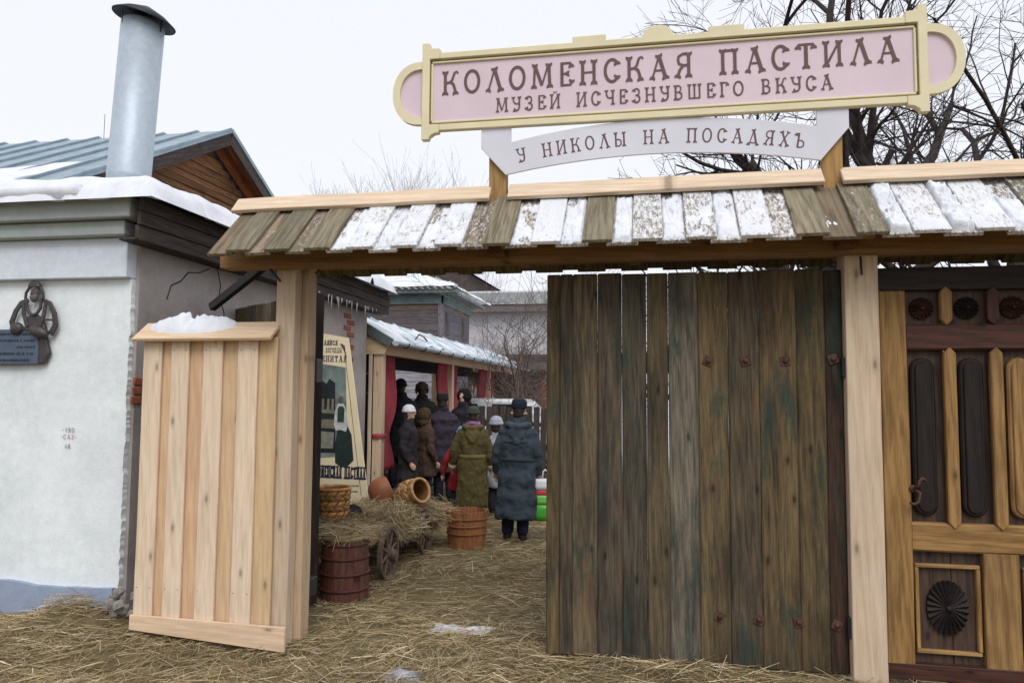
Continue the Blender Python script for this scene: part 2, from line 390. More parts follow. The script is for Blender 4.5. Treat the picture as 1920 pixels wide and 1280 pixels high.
# masonry core, then coats of plaster standing proud of it
link('side_wall', box((5.2, HE - HY, 3.0), 0.0), M_GREYP, house, (HX - 2.6, (HY + HE) / 2, 1.5))
def slab(x0, x1, z0, z1, d, ragged, s, top=0.0, nx=44):
    bm = bmesh.new(); bm.from_mesh(rough_wall(x0, x1, z0, z1, ragged, nx, 130, 0.006, s, top))
    bmesh.ops.recalc_face_normals(bm, faces=bm.faces)
    r = bmesh.ops.extrude_face_region(bm, geom=list(bm.faces)); bmesh.ops.translate(bm, vec=(0, d, 0), verts=[g for g in r['geom'] if isinstance(g, bmesh.types.BMVert)])
    return bm_mesh(bm)
link('front_wall', slab(-9.0, HX - 0.03, 0.2, 2.49, 0.05, 0.022, 1.0), M_WHITE, house, (0, HY - 0.045, 0))
link('frieze_band', box((5.2, 0.12, 0.30), 0.006), M_PALEB, house, (-2.6 + HX - 0.03, HY - 0.05, 2.642))
link('plinth', slab(-9.0, HX - 0.06, -0.1, 0.205, 0.1, 0.02, 2.0, 0.03, 160), M_PLINTH, house, (0, HY - 0.085, 0))
link('cornice_board', box((5.26, 0.2, 0.11), 0.008), M_GBOARD, house, (-2.63 + HX + 0.0, HY - 0.09, 2.85))
link('cornice_board', box((5.32, 0.28, 0.15), 0.008), M_GBOARD, house, (-2.66 + HX + 0.09, HY - 0.12, 2.985))
for k in range(3):                      # weathered boards boxed in under the side eave
    plank(house, 'fascia_board', (0.03, 5.28, 0.10), (HX + 0.15 + 0.012 * k, (HY + HE) / 2 + 0.08, 2.80 + 0.104 * k), wood('eave', 'y'), 'y')
link('soffit_board', box((0.17, 5.2, 0.02), 0.003), wood('eave', 'y'), house, (HX + 0.085, (HY + HE) / 2 + 0.05, 2.752))
def roofz(x, y): return 3.07 + 0.17 * max(0, min(y - (HY - 0.25), HX + 0.25 - x, HE + 0.25 - y, 1.9))
roof = link('roof', heightgrid(30, 26, lambda a: -9 + (HX + 0.25 + 9) * a, lambda a: HY - 0.25 + (HE - HY + 0.5) * a, lambda x, y: roofz(x, y)), M_BLUEROOF, house)
def snow_roof(x, y):
    e = min(y - (HY - 0.33), HX + 0.30 - x, HE + 0.3 - y)
    e += 0.05 * nz(x, y, 5, 2.5)
    t_ = max(0.0, min(1.0, e / 0.16)); return roofz(x, y) + 0.004 + 0.15 * math.sqrt(t_) * (1 + 0.25 * nz(x, y, 1, 1.3)) - (0.05 if t_ <= 0 else 0)
link('snow', heightgrid(150, 120, lambda a: -9 + (HX + 0.34 + 9) * a, lambda a: HY - 0.36 + (HE - HY + 0.7) * a, snow_roof), snow_mat(), roof, smooth=True)
# overhanging lip of old snow along the front eave
bm = bmesh.new()
tube_into(bm, [(-9 + 0.12 * k, HY - 0.30 + 0.02 * nz(k * 0.3, 0), 3.10 + 0.035 * nz(k * 0.2, 4)) for k in range(42)], [0.05 + 0.025 * nz(k * 0.35, 9) for k in range(42)], 10)
link('snow_lip', bm_mesh(bm), snow_mat(), roof, smooth=True)
# icicles along the far end of the side eave
for k in range(26):
    y = random.uniform(7.6, HE + 0.15); l = random.choice((0.05, 0.08, 0.1, 0.12, 0.22)) * random.uniform(.4, .75)
    link('icicle', tube([(0, 0, 0), (0, 0, -l * 0.6), (0, 0, -l)], [0.006, 0.004, 0.0008], 5), plain('ice', (0.7, 0.74, 0.78), 0.15, 0.05, 5, 0.6), house, (HX + 0.17, y, 2.775), smooth=True)
# scraped brick and a crack in the side wall
for k in range(3):
    link('brick', box((0.02, 0.2, 0.06), 0.006), plain('brick_red', (0.27, 0.095, 0.05), 0.9, 0.35, 20), house, (HX + 0.004, HY + 0.06 + 0.01 * k, 1.58 + 0.07 * k))
for k in range(9):
    link('brick', box((0.016, 0.22, 0.062), 0.006), plain('brick_red', (0.27, 0.095, 0.05)), house, (HX + 0.002, 9.0 + (0.06 if k % 2 else -0.05), 2.0 + 0.078 * k))
for nm, pts in (('crack', [(5.9, 2.72), (5.75, 2.66), (5.6, 2.64), (5.5, 2.55), (5.38, 2.5), (5.33, 2.38)]), ('crack', [(6.02, 2.74), (6.08, 2.6), (6.06, 2.5), (6.15, 2.36), (6.14, 2.2)])):
    link(nm, tube([(0, a, b) for a, b in pts], 0.006, 5), M_IRON, house, (HX + 0.001, 0, 0))
# broken stones at the foot of the corner
for k in range(9):
    bm = bmesh.new(); bmesh.ops.create_icosphere(bm, subdivisions=1, radius=1)
    for v in bm.verts: v.co = Vector((v.co.x * 0.045, v.co.y * 0.04, v.co.z * 0.032)) * (1 + 0.7 * nz(v.co.x, v.co.y, k + v.co.z, 1.5))
    tag(link('stone', bm_mesh(bm), plain('rubble', (0.22, 0.20, 0.18), 0.9, 0.5, 25), None, (-3.83 + 0.09 * random.uniform(0, 2.2), 4.84 + random.uniform(-0.06, 0.1), 0.07 + 0.035 * (k // 2)), (random.random(), random.random(), random.random())),
        'small broken stone heaped at the foot of the house corner', 'stone', 'stones at the house corner')
# stove pipe
chim = link('chimney_pipe', lathe([(0.205, 0), (0.205, 0.6), (0.2075, 0.61), (0.205, 0.62), (0.205, 2.2)], 40), plain('galvanised_pipe', (0.40, 0.46, 0.52), 0.5, 0.08, 18, 0.4, 0.3, 0.03), house, (-5.22, 6.6, 3.2), (0, R(3.2), 0), smooth=False)
for p in chim.data.polygons: p.use_smooth = len(p.vertices) == 4
link('chimney_cap', lathe([(0.30, 0.0), (0.304, 0.012), (0.2, 0.08), (0.03, 0.15), (0.0, 0.15), (0.0, 0.13), (0.19, 0.06), (0.29, 0.0)], 40, False, False), plain('dark_cap', (0.012, 0.016, 0.022), 0.5, 0.2, 10), chim, (-5.09, 6.6, 5.43), (0, R(3.2) + R(10), 0), smooth=True)
for k in range(3):
    a = k * 2.1; link('cap_strut', tube([(0.2 * math.cos(a), 0.2 * math.sin(a), -0.1), (0.21 * math.cos(a), 0.21 * math.sin(a), 0.06)], 0.008, 5), M_IRON, chim, (-5.095, 6.6, 5.40))
# aerials behind the ridge are thin wires
# house number marks daubed on the wall come with the lettering below

# ------------------------------------------------------------------ gabled timber house behind
GA = (9.78, 5.44); GS = 0.53; GHALF = 4.0; GX = -6.0
gab = thing('gabled_timber_house', 'timber house with blue-grey seamed metal roof and boarded gable behind the white house', 'house', (GX, GA[0], 0))
link('wall', prism([(-GHALF + 0.5, 0), (GHALF - 0.5, 0), (GHALF - 0.5, GA[1] - GS * (GHALF - 0.5) - 0.12), (0, GA[1] - 0.12), (-GHALF + 0.5, GA[1] - GS * (GHALF - 0.5) - 0.12)], 0, 7.0), wood('log', 'x'), gab, (GX - 0.42, GA[0], 0), (0, 0, R(90)))
z = 2.9; k = 0
while z < GA[1] - 0.35:                 # gable boards, lapped
    half = min(GHALF - 0.5, (GA[1] - 0.16 - z) / GS - 0.08)
    if half > 0.1:
        gcol = random.uniform(0.5, 1.3); gcol = (gcol, gcol, gcol * 1.0, 0)
        plank(gab, 'gable_board', (0.03, 2 * half, 0.092), (GX - 0.385 + 0.012 * (k % 2), GA[0], z), wood('log', 'y'), 'y', (0, R(-10), 0), gcol)
    z += 0.098; k += 1
for sgn in (-1, 1):
    ln = math.hypot(GHALF, GHALF * GS); an = math.atan(GS) * sgn
    cy, cz = GA[0] + sgn * GHALF / 2, GA[1] - GS * GHALF / 2
    rp = link('roof_slope', box((7.2, ln, 0.035), 0.0), M_BLUEROOF, gab, (GX - 3.6, cy, cz + 0.012), (-an, 0, 0))
    for q in range(13):
        link('seam', box((0.03, ln - 0.02, 0.035), 0.004), M_BLUEROOF, rp, (GX - 0.02 - q * 0.55, cy, cz + 0.05), (-an, 0, 0))
    plank(gab, 'barge_board', (0.03, ln, 0.17), (GX - 0.03, cy, cz - 0.10), wood('eave', 'y'), 'y', (-an, 0, 0))
    plank(gab, 'rafter', (0.10, ln - 0.1, 0.12), (GX - 0.28, cy, cz - 0.12), wood('log', 'y'), 'y', (-an, 0, 0), (0.9, 0.55, 0.4, 0))
    plank(gab, 'soffit_board', (0.3, ln - 0.1, 0.02), (GX - 0.19, cy, cz - 0.035), wood('log', 'y'), 'y', (-an, 0, 0), (0.8, 0.5, 0.4, 0))
    if sgn < 0:
        link('snow', patch(-9.0, GX - 0.5, -1.5, 1.2, 0.0, 0.06, 1.2, 4.4, 1.5, 40, 30), snow_mat(), rp, (0, cy - 1.0, cz + 0.03 - 0.53), (-an, 0, 0), smooth=True)
for k in range(4):
    link('aerial', tube([(0, 0, 0), (0, 0, 0.34 + 0.06 * (k % 2))], 0.005, 4), M_IRON, gab, (GX - 1.5 - 0.2 * k, GA[0] - 0.05, GA[1] - 0.02))

# ------------------------------------------------------------------ lettering
GL = {}
def arc(cx, cy, rx, ry, a0, a1, n=10): return [(cx + rx * math.cos(R(a0 + (a1 - a0) * i / n)), cy + ry * math.sin(R(a0 + (a1 - a0) * i / n))) for i in range(n + 1)]
def V(x, y0=0, y1=1): return [(x, y0), (x, y1)]
# letter: (width, [ (points, weight, serif at start, serif at end) ])
GL['К'] = (.72, [(V(.13), 1, 1, 1), ([(.16, .5), (.34, .53), (.44, .64), (.49, .82), (.54, .95)], .8, 0, 0), ([(.54, .95), (.64, .97), (.68, .88)], .6, 0, 0), ([(.36, .53), (.48, .44), (.54, .25), (.58, 0)], .9, 0, 1)])
GL['О'] = (.74, [(arc(.37, .5, .29, .46, 90, 450, 22), .95, 0, 0)])
GL['Л'] = (.78, [([(.12, 0), (.4, .98)], .6, 1, 0), ([(.38, 1), (.66, 0)], 1.1, 1, 1)])
GL['А'] = (.78, GL['Л'][1] + [([(.24, .36), (.56, .36)], .55, 0, 0)])
GL['М'] = (.92, [([(.13, 0), (.17, 1)], .75, 1, 1), ([(.17, .98), (.46, .1)], 1.0, 0, 0), ([(.46, .1), (.73, .98)], .6, 0, 0), ([(.75, 1), (.79, 0)], 1.0, 1, 1)])
GL['Е'] = (.68, [(V(.17), 1, 0, 0), ([(.13, .96), (.52, .96), (.56, .78)], .7, 0, 1), ([(.13, .04), (.54, .04), (.58, .24)], .7, 0, 1), ([(.16, .52), (.46, .52)], .6, 0, 1)])
GL['Н'] = (.76, [(V(.14), 1, 1, 1), (V(.60), 1, 1, 1), ([(.14, .5), (.60, .5)], .6, 0, 0)])
GL['С'] = (.72, [([(.58, .74)] + arc(.37, .5, .28, .46, 50, 310, 16) + [(.58, .28)], .95, 1, 1)])
GL['Я'] = (.72, [(V(.57), 1, 1, 1), ([(.57, .95), (.34, .96), (.18, .86), (.16, .72), (.2, .56), (.36, .49), (.57, .49)], .8, 0, 0), ([(.36, .49), (.22, .3), (.13, 0)], .9, 0, 1)])
GL['П'] = (.76, [(V(.14), 1, 1, 1), (V(.60), 1, 1, 1), ([(.14, .95), (.60, .95)], .7, 0, 0)])
GL['Т'] = (.78, [(V(.39, 0, .95), 1.1, 1, 0), ([(.1, .78), (.12, .95), (.39, .95), (.66, .95), (.68, .78)], .7, 1, 1)])
GL['И'] = (.78, [(V(.14), .9, 1, 1), (V(.62), .9, 1, 1), ([(.14, .04), (.62, .96)], .7, 0, 0)])
GL['Й'] = (.78, GL['И'][1] + [(arc(.38, 1.2, .12, .09, 180, 360, 6), .5, 0, 0)])
GL['У'] = (.70, [([(.13, 1), (.14, .72), (.24, .55), (.4, .5), (.56, .54)], .8, 1, 0), ([(.57, 1), (.57, .24), (.48, .07), (.32, .02), (.16, .1)], 1, 1, 1)])
GL['З'] = (.66, [([(.14, .80)] + arc(.32, .74, .2, .23, 140, -80, 9) + [(.26, .52)], .8, 1, 0), ([(.3, .51)] + arc(.33, .27, .22, .25, 75, -140, 9) + [(.13, .2)], .95, 0, 1)])
GL['Ч'] = (.72, [([(.14, 1), (.14, .68), (.24, .5), (.4, .45), (.57, .5)], .85, 1, 0), (V(.58), 1, 1, 1)])
GL['В'] = (.70, [(V(.15), 1, 1, 1), ([(.15, .96), (.38, .96), (.5, .85), (.5, .66), (.38, .53), (.15, .52)], .7, 0, 0), ([(.38, .53), (.55, .4), (.55, .16), (.4, .04), (.15, .04)], .9, 0, 0)])
GL['Ш'] = (.98, [(V(.13), .9, 0, 1), (V(.47), .9, 0, 1), (V(.81), .9, 0, 1), ([(.1, .05), (.84, .05)], .7, 0, 0)])
GL['Г'] = (.62, [(V(.15), 1, 1, 1), ([(.15, .95), (.5, .95), (.53, .76)], .7, 0, 1)])
GL['Ь'] = (.66, [(V(.15), 1, 0, 1), ([(.15, .5), (.38, .5), (.52, .4), (.52, .14), (.38, .04), (.15, .04)], .8, 0, 0)])
GL['Ы'] = (.90, GL['Ь'][1] + [(V(.74), 1, 1, 1)])
GL['Ъ'] = (.76, [(V(.24), 1, 0, 0), ([(.24, .95), (.07, .95), (.05, .8)], .7, 0, 1), ([(.24, .5), (.46, .5), (.62, .4), (.62, .14), (.46, .04), (.24, .04)], .8, 0, 0)])
GL['Д'] = (.80, [([(.2, .1), (.4, .98)], .6, 0, 0), ([(.38, 1), (.62, .08)], 1.1, 1, 0), ([(.08, -.08), (.1, .08), (.68, .08), (.7, -.08)], .7, 1, 1)])
GL['Х'] = (.74, [([(.12, 0), (.6, 1)], .65, 1, 1), ([(.13, 1), (.6, 0)], 1.05, 1, 1)])
GL['-'] = (.5, [([(.08, .5), (.42, .5)], .7, 0, 0)])
GL['1'] = (.4, [(V(.24), .8, 0, 0), ([(.1, .8), (.24, 1)], .7, 0, 0)])
GL['9'] = (.62, [(arc(.3, .7, .2, .26, 0, 360, 14), .8, 0, 0), ([(.5, .7), (.5, .3), (.36, .03), (.16, .06)], .8, 0, 0)])
GL['0'] = (.62, [(arc(.3, .5, .2, .46, 0, 360, 16), .8, 0, 0)])
GL['4'] = (.62, [([(.42, 0), (.42, 1), (.1, .35), (.55, .35)], .8, 0, 0)])
GL['8'] = (.62, [(arc(.3, .74, .17, .22, 0, 360, 12), .8, 0, 0), (arc(.3, .27, .21, .25, 0, 360, 12), .8, 0, 0)])
GL[' '] = (.62, [])
def text_mesh(s, x0, x1, h, base, wt=0.135, gap=0.14, depth=0.002, serif=True, spread=True):
    """flat painted letters in x,z; base(x) gives the baseline height and slope"""
    tot = sum(GL[c][0] for c in s) + gap * (len(s) - 1)
    k = (x1 - x0) / tot; verts = []; faces = []; x = x0; layer = 0
    out = []
    def poly(pts, y):
        i0 = len(verts); verts.extend([(p[0], y, p[1]) for p in pts]); faces.append(list(range(i0, i0 + len(pts))))
    for c in s:
        wd, strokes = GL[c]; cx = x + wd * k / 2; bz, sl = base(cx)
        def T(p):
            dx = x + p[0] * k - cx; dz = p[1] * h
            return (cx + dx * math.cos(sl) - dz * math.sin(sl), bz + dx * math.sin(sl) + dz * math.cos(sl))
        for pts, wgt, s0, s1 in strokes:
            y = -depth - 0.00012 * (layer % 9); layer += 1
            q = [Vector((p[0] * k / h, p[1])) for p in pts]; hw = wt * wgt / 2; n = len(q); Lp = []; Rp = []
            closed = (q[0] - q[-1]).length < 1e-4
            for i in range(n):
                a = q[i - 1] if i else (q[-2] if closed else q[0]); b = q[i + 1] if i < n - 1 else (q[1] if closed else q[-1])
                d = (b - a).normalized(); nn = Vector((-d.y, d.x)); Lp.append(q[i] + nn * hw); Rp.append(q[i] - nn * hw)
            UT = lambda p: T((p[0] * h / k, p[1]))
            for i in range(n - 1): poly([UT(Rp[i]), UT(Rp[i + 1]), UT(Lp[i + 1]), UT(Lp[i])], y)
            if serif:
                for on, i, j in ((s0, 0, 1), (s1, n - 1, n - 2)):
                    if on:
                        d = (q[i] - q[j]).normalized(); nn = Vector((-d.y, d.x)); y2 = y - 0.00006
                        f = hw + 0.075; e = q[i] + d * 0.02
                        A = [e - d * 0.17 - nn * hw * .9, e - d * 0.075 - nn * f, e + d * 0.015 - nn * f * 0.95, e - d * 0.035, e + d * 0.015 + nn * f * 0.95, e - d * 0.075 + nn * f, e - d * 0.17 + nn * hw * .9]
                        poly([UT(A[0]), UT(A[1]), UT(A[2]), UT(A[3])], y2); poly([UT(A[0]), UT(A[3]), UT(A[4]), UT(A[5]), UT(A[6])], y2 - 0.00003)
        x += (wd + gap) * k
        if verts: out.append(mesh('letter', verts, faces)); verts.clear(); faces.clear()
    return out
def letters(parent, mat, loc, *a, **kw):
    for m in text_mesh(*a, **kw): link('letter', m, mat, parent, loc)
def flat(z): return lambda x: (z, 0.0)
M_INK = plain('brown_paint', (0.14, 0.085, 0.085), 0.7, 0.1, 30, 0.2, 0, 0)
M_INKD = plain('dark_blue_print', (0.025, 0.03, 0.06), 0.7, 0.1, 30, 0.2, 0, 0)
M_INKP = plain('pencil_mark', (0.12, 0.11, 0.11), 0.8, 0.2, 30, 0.2, 0, 0)
M_INKR = plain('red_mark', (0.4, 0.15, 0.13), 0.8, 0.2, 30, 0.2, 0, 0)
for s, x0, x1, zz, mm in (('-190', -4.36, -4.25, 1.335, M_INKP), ('-САЗ-', -4.37, -4.23, 1.285, M_INKR), ('48', -4.33, -4.28, 1.215, M_INKP)):
    letters(house, mm, (0, HY - 0.054, 0), s, x0, x1, 0.034, flat(zz), 0.13, 0.16, 0.0, False)

# relief portrait and plaque on the white wall
rel = thing('relief_plaque', 'dark metal relief of a bearded man above a blue-grey memorial plaque on white wall', 'plaque', (-4.72, HY - 0.06, 2.0))
M_BRONZE = plain('dark_bronze', (0.045, 0.037, 0.038), 0.5, 0.35, 20, 0.5)
M_SLATE = plain('blue_slate', (0.075, 0.10, 0.145), 0.6, 0.15, 9)
pq = link('plaque', box((0.74, 0.035, 0.27), 0.006), M_SLATE, rel, (-4.93, HY - 0.085, 1.975), (0, R(-0.6), 0))
for r_i, (a, b) in enumerate(((-5.0, -4.60), (-5.05, -4.59), (-4.75, -4.59), (-5.2, -4.6), (-5.2, -4.63))):     # worn inscription lines
    bm = bmesh.new(); x = a
    while x < b:
        wv = random.uniform(0.008, 0.02)
        if random.random() > 0.12: bm_box(bm, (wv * 0.75, 0.003, random.choice((0.012, 0.012, 0.02))), (x, 0, 0))
        x += wv
    link('inscription_line', bm_mesh(bm), plain('inscription', (0.03, 0.04, 0.06), 0.7, 0.1, 9), pq, (0, HY - 0.104, 2.075 - 0.05 * r_i))['kind'] = 'stuff'
FX, FY = -4.62, HY - 0.075
def band(pts, w0, w1, dy):
    q = [Vector(p) for p in pts]; L_ = []; R_ = []
    for i, p in enumerate(q):
        d = (q[min(i + 1, len(q) - 1)] - q[max(i - 1, 0)]).normalized(); n = Vector((-d.y, d.x)); w_ = (w0 + (w1 - w0) * i / (len(q) - 1)) / 2
        L_.append(p + n * w_); R_.append(p - n * w_)
    return prism([tuple(p) for p in L_ + R_[::-1]], dy - .016, dy, .003)
link('cap', prism(arc(0, 2.43, .052, .05, -5, 185, 12), -.04, .0, .008), M_BRONZE, rel, (FX, FY, 0))
bm = bmesh.new(); ellipsoid_into(bm, (0, -.012, 2.405), (.036, .03, .045)); ellipsoid_into(bm, (0, -.04, 2.402), (.008, .014, .02))
for sg in (-1, 1): ellipsoid_into(bm, (sg * .016, -.036, 2.418), (.012, .008, .005))
ellipsoid_into(bm, (0, -.02, 2.355), (.034, .026, .04)); tube_into(bm, [(-.018, -.038, 2.38), (0, -.044, 2.386), (.018, -.038, 2.38)], .006, 6)
link('head', bm_mesh(bm), plain('worn_bronze', (.10, .085, .085), .5, .35, 20, .5), rel, (FX, FY, 0), smooth=True)
for pts, w0, w1, dy in (([(-.04, 2.44), (-.075, 2.39), (-.078, 2.35), (-.05, 2.32)], .016, .022, -.012), ([(.04, 2.44), (.075, 2.39), (.078, 2.35), (.05, 2.32)], .016, .022, -.012),
        ([(-.06, 2.335), (-.12, 2.315), (-.165, 2.25), (-.195, 2.17), (-.175, 2.11)], .03, .045, -.004), ([(.06, 2.335), (.13, 2.31), (.175, 2.23), (.19, 2.14), (.15, 2.07)], .03, .05, -.004),
        ([(-.065, 2.325), (-.06, 2.27), (-.03, 2.23), (0, 2.22), (.03, 2.23), (.06, 2.27), (.065, 2.325)], .022, .022, -.014), ([(-.10, 2.31), (-.085, 2.22), (-.05, 2.13)], .026, .03, -.01), ([(.10, 2.31), (.09, 2.22), (.06, 2.13)], .026, .034, -.01),
        ([(.08, 2.185), (.18, 2.18)], .014, .014, -.008), ([(-.13, 2.13), (-.03, 2.11), (.05, 2.14)], .03, .02, -.02)):
    link('robe_fold', band(pts, w0, w1, dy), M_BRONZE, rel, (FX, FY, 0))
link('robe', prism([(-0.06, 2.11), (-0.07, 2.2), (0, 2.235), (0.06, 2.2), (0.10, 2.12), (0.12, 2.02), (0.15, 1.93), (0.12, 1.88), (0.12, 1.86), (0.05, 1.84), (0.02, 1.9), (-0.02, 2.1)], -0.03, 0.0, 0.004), M_BRONZE, rel, (FX, FY + 0.012, 0))
bm = bmesh.new()
ellipsoid_into(bm, (-0.13, -0.03, 2.115), (0.055, 0.035, 0.05)); ellipsoid_into(bm, (0.07, -0.035, 2.09), (0.085, 0.04, 0.045), rot=(0, R(20), 0))
link('hands', bm_mesh(bm), M_BRONZE, rel, (FX, FY, 0), smooth=True)

# ------------------------------------------------------------------ the gateway: posts, beams, boarded roof
gate = thing('timber_gateway', 'timber gateway with pale posts and a snow-dusted plank roof across the yard entrance', 'gateway', (0, 4.75, 0))
NW = wood('new', 'z')
plank(gate, 'post', (0.138, 0.10, 2.66), (-2.441, 4.74, 1.30), NW, 'z', color=(0.80, 0.76, 0.72, 0), jit=0.006, n=9)
plank(gate, 'post', (0.13, 0.13, 2.60), (-2.39, 4.865, 1.28), NW, 'z', color=(0.72, 0.64, 0.55, 0), jit=0.006, n=9)
plank(gate, 'post', (0.185, 0.18, 2.70), (1.222, 4.74, 1.30), NW, 'z', color=(0.84, 0.80, 0.76, 0), jit=0.004, n=9)
plank(gate, 'post', (0.185, 0.18, 2.70), (2.86, 4.74, 1.30), NW, 'z', jit=0.004, n=9)
plank(gate, 'beam', (5.95, 0.13, 0.115), (0.12, 4.615, 2.535), wood('beam', 'x'), 'x', color=(0.8, 0.75, 0.7, 0))
plank(gate, 'beam', (5.95, 0.13, 0.11), (0.12, 4.95, 2.60), wood('beam', 'x'), 'x', color=(0.6, 0.55, 0.5, 0))
for x in (-2.55, -1.65, -0.85, -0.1, 0.55, 1.2, 1.95, 2.75):        # rafters on both slopes
    for sg in (-1, 1):
        plank(gate, 'rafter', (0.07, 0.50, 0.07), (x, 4.75 + sg * 0.18, 2.715), wood('beam', 'y'), 'y', (R(-41.6) * sg, 0, 0), n=2)
for sg in (-1, 1):
    plank(gate, 'batten', (5.7, 0.07, 0.03), (0.05, 4.75 + sg * 0.36, 2.58), wood('beam', 'x'), 'x', (R(-41.6) * sg, 0, 0))
    plank(gate, 'batten', (5.7, 0.07, 0.03), (0.05, 4.75 + sg * 0.10, 2.81), wood('beam', 'x'), 'x', (R(-41.6) * sg, 0, 0))
# edges of the roof boards along the eave, in metres
EX = [-2.759, -2.637, -2.491, -2.375, -2.224, -2.107, -1.949, -1.827, -1.669, -1.537, -1.389, -1.263, -1.112, -0.97, -0.819, -0.677, -0.521, -0.376, -0.22, -0.088, 0.064, 0.21, 0.364, 0.51, 0.665, 0.804, 0.961, 1.118, 1.265, 1.405, 1.574, 1.715, 1.881]
while EX[-1] < 2.9: EX.append(EX[-1] + 0.15)
# (dusting, thickness of lying snow, share covered)
SN = {0: (.3, 0, 0), 1: (.25, 0, 0), 2: (.4, 0, 0), 3: (.25, 0, 0), 4: (.42, 0, 0), 5: (.3, 0, 0), 6: (.5, .016, .75), 7: (.56, .012, .55), 8: (.55, .03, .85), 9: (.56, .016, .6), 10: (.5, .02, .75), 11: (.56, .012, .6), 12: (.45, .0, .0), 13: (.3, 0, 0),
      14: (.5, .016, .7), 15: (.62, 0, 0), 16: (.5, .022, .95), 17: (.33, 0, 0), 18: (.5, .024, .95), 19: (.52, 0, 0), 20: (.5, .024, .92), 21: (.52, .012, .45), 22: (.5, .022, .92), 23: (.56, .006, .5), 24: (.5, .004, .3), 25: (.3, 0, 0), 26: (.34, .004, .15), 27: (.4, 0, 0),
      28: (.5, .04, 1.1), 29: (.56, .01, .45), 30: (.5, .045, 1.1), 31: (.58, .012, .5), 32: (.5, .025, .8)}
SL = R(41.6); LEN = 0.62
for k in range(len(EX) - 1):
    proud = k % 2 == 1; x0, x1 = EX[k], EX[k + 1]; ov = 0.012 if proud else -0.03
    wd = x1 - x0 + 2 * (0.008 if proud else 0.025); cx = (x0 + x1) / 2
    up = 0.030 if proud else 0.006; ext = random.uniform(-0.012, 0.012)
    # centre on the slope line eave (4.30,2.50) - ridge (4.75,2.90)
    cy = 4.525 - math.sin(SL) * up - 0.0; cz = 2.715 + math.cos(SL) * up
    fr, sn, share = SN.get(k, (.45, 0, 0))
    tone = random.uniform(0.8, 1.2); hue = (tone, tone * (1.0 if proud else 0.90), tone * (0.98 if proud else 0.86), fr - 0.06)
    b = plank(gate, 'roof_board', (wd, LEN + ext, 0.024), (cx, cy, cz), wood('roof', 'y'), 'y', (SL, 0, R(random.uniform(-0.4, 0.4))), hue, 0.003, 0.003)
    if sn:
        W2, L2 = (x1 - x0) / 2 - (0.0 if proud else 0.010), LEN / 2 - 0.012; sd_ = k * 3.7
        def f(x, y, W2=W2, L2=L2, sn=sn, share=share, sd_=sd_):
            e = min((W2 - abs(x)) / 0.018, (L2 - abs(y)) / 0.03); e = max(0, min(1, e))
            v = (share if share > .9 else share - .13) * 1.15 - 0.62 + 0.75 * nz(x * 1.5, y, sd_, 7.0) - 0.25 * (y / L2) * (1 if share < 0.9 else 0.3)
            v += 0.30 * nz(x * 2, y * .7, sd_ + 4, 26.0) - 0.25 * max(0, (y - L2 + .14) / .14)
            v = max(-0.3, min(1.0, v * 1.5)); return sn * min(v, e * 1.3 - 0.15 + 0.2 * nz(x, y, sd_, 30)) * (1 + 0.35 * nz(x, y, sd_, 20))
        link('snow', heightgrid(22, 70, lambda a, W2=W2: -W2 + 2 * W2 * a, lambda a, L2=L2: -L2 + 2 * L2 * a, f, lambda x, y, zz: zz > 0.0), snow_mat(), b, (cx, cy - math.sin(SL) * 0.0125, cz + math.cos(SL) * 0.0125), (SL, 0, 0), smooth=True)
for k in range(len(EX) - 1):            # rear slope
    proud = k % 2 == 1; x0, x1 = EX[k], EX[k + 1]; up = 0.03 if proud else 0.006
    plank(gate, 'roof_board', (x1 - x0 + (0.016 if proud else 0.05), LEN, 0.024), ((x0 + x1) / 2 + 0.05, 4.975 + math.sin(SL) * up, 2.715 + math.cos(SL) * up), wood('roof', 'y'), 'y', (-SL, 0, 0), (0.75, 0.7, 0.6, 0.1), 0.003, 0.003, 3)
for x0, x1, z0 in ((-2.84, -1.02, 0.0), (-0.90, 1.03, 0.018), (1.135, 3.0, 0.03)):      # ridge boards
    o = plank(gate, 'ridge_board', (x1 - x0, 0.145, 0.03), ((x0 + x1) / 2, 4.69, 2.945 + z0), wood('new', 'x'), 'x', (SL + R(6), R(-0.5), 0), (0.98, 0.94, 0.90, 0), jit=0.006, n=9)
    plank(gate, 'ridge_board', (x1 - x0, 0.145, 0.03), ((x0 + x1) / 2, 4.81, 2.945 + z0), wood('new', 'x'), 'x', (-SL, R(-0.5), 0), (0.9, 0.85, 0.8, 0), jit=0.006, n=9)
for x in (-0.95, 1.085):                # rafter ends
    plank(gate, 'bracket', (0.11, 0.14, 0.075), (x + 0.02, 4.50, 2.535), wood('beam', 'y'), 'y', color=(0.45, 0.36, 0.3, 0), n=2)
link('iron_rod', tube([(1.22, 4.645, 2.47), (1.222, 4.635, 2.36)], 0.006, 6), M_IRON, gate)
link('iron_rod', tube([(1.12, 4.645, 2.50), (1.04, 4.64, 2.55)], 0.005, 6), M_IRON, gate)
link('iron_rod', tube([(-2.60, 4.60, 2.56), (-2.47, 4.67, 2.40)], 0.008, 6), M_IRON, gate)
link('iron_rod', tube([(-2.28, 4.8, 2.47), (-2.15, 4.75, 2.56)], 0.006, 6), M_IRON, gate)
plank(gate, 'wall_brace', (0.9, 0.05, 0.06), (-2.93, 5.05, 2.49), M_IRON, 'x', (0, R(-26), R(-20)))
for zz in (1.80, 0.30):
    link('hinge', box((0.09, 0.10, 0.17 if zz > 1 else 0.12), 0.006), M_IRON, gate, (-2.36, 4.985, zz))
    link('bolt', lathe([(0.014, 0), (0.014, 0.01), (0.008, 0.014)], 10), M_ZINC, gate, (-2.36, 4.933, zz), (R(90), 0, 0))
    link('hinge', box((0.03, 0.05, 0.12), 0.004), M_IRON, gate, (1.128, 4.70, zz + 0.02))

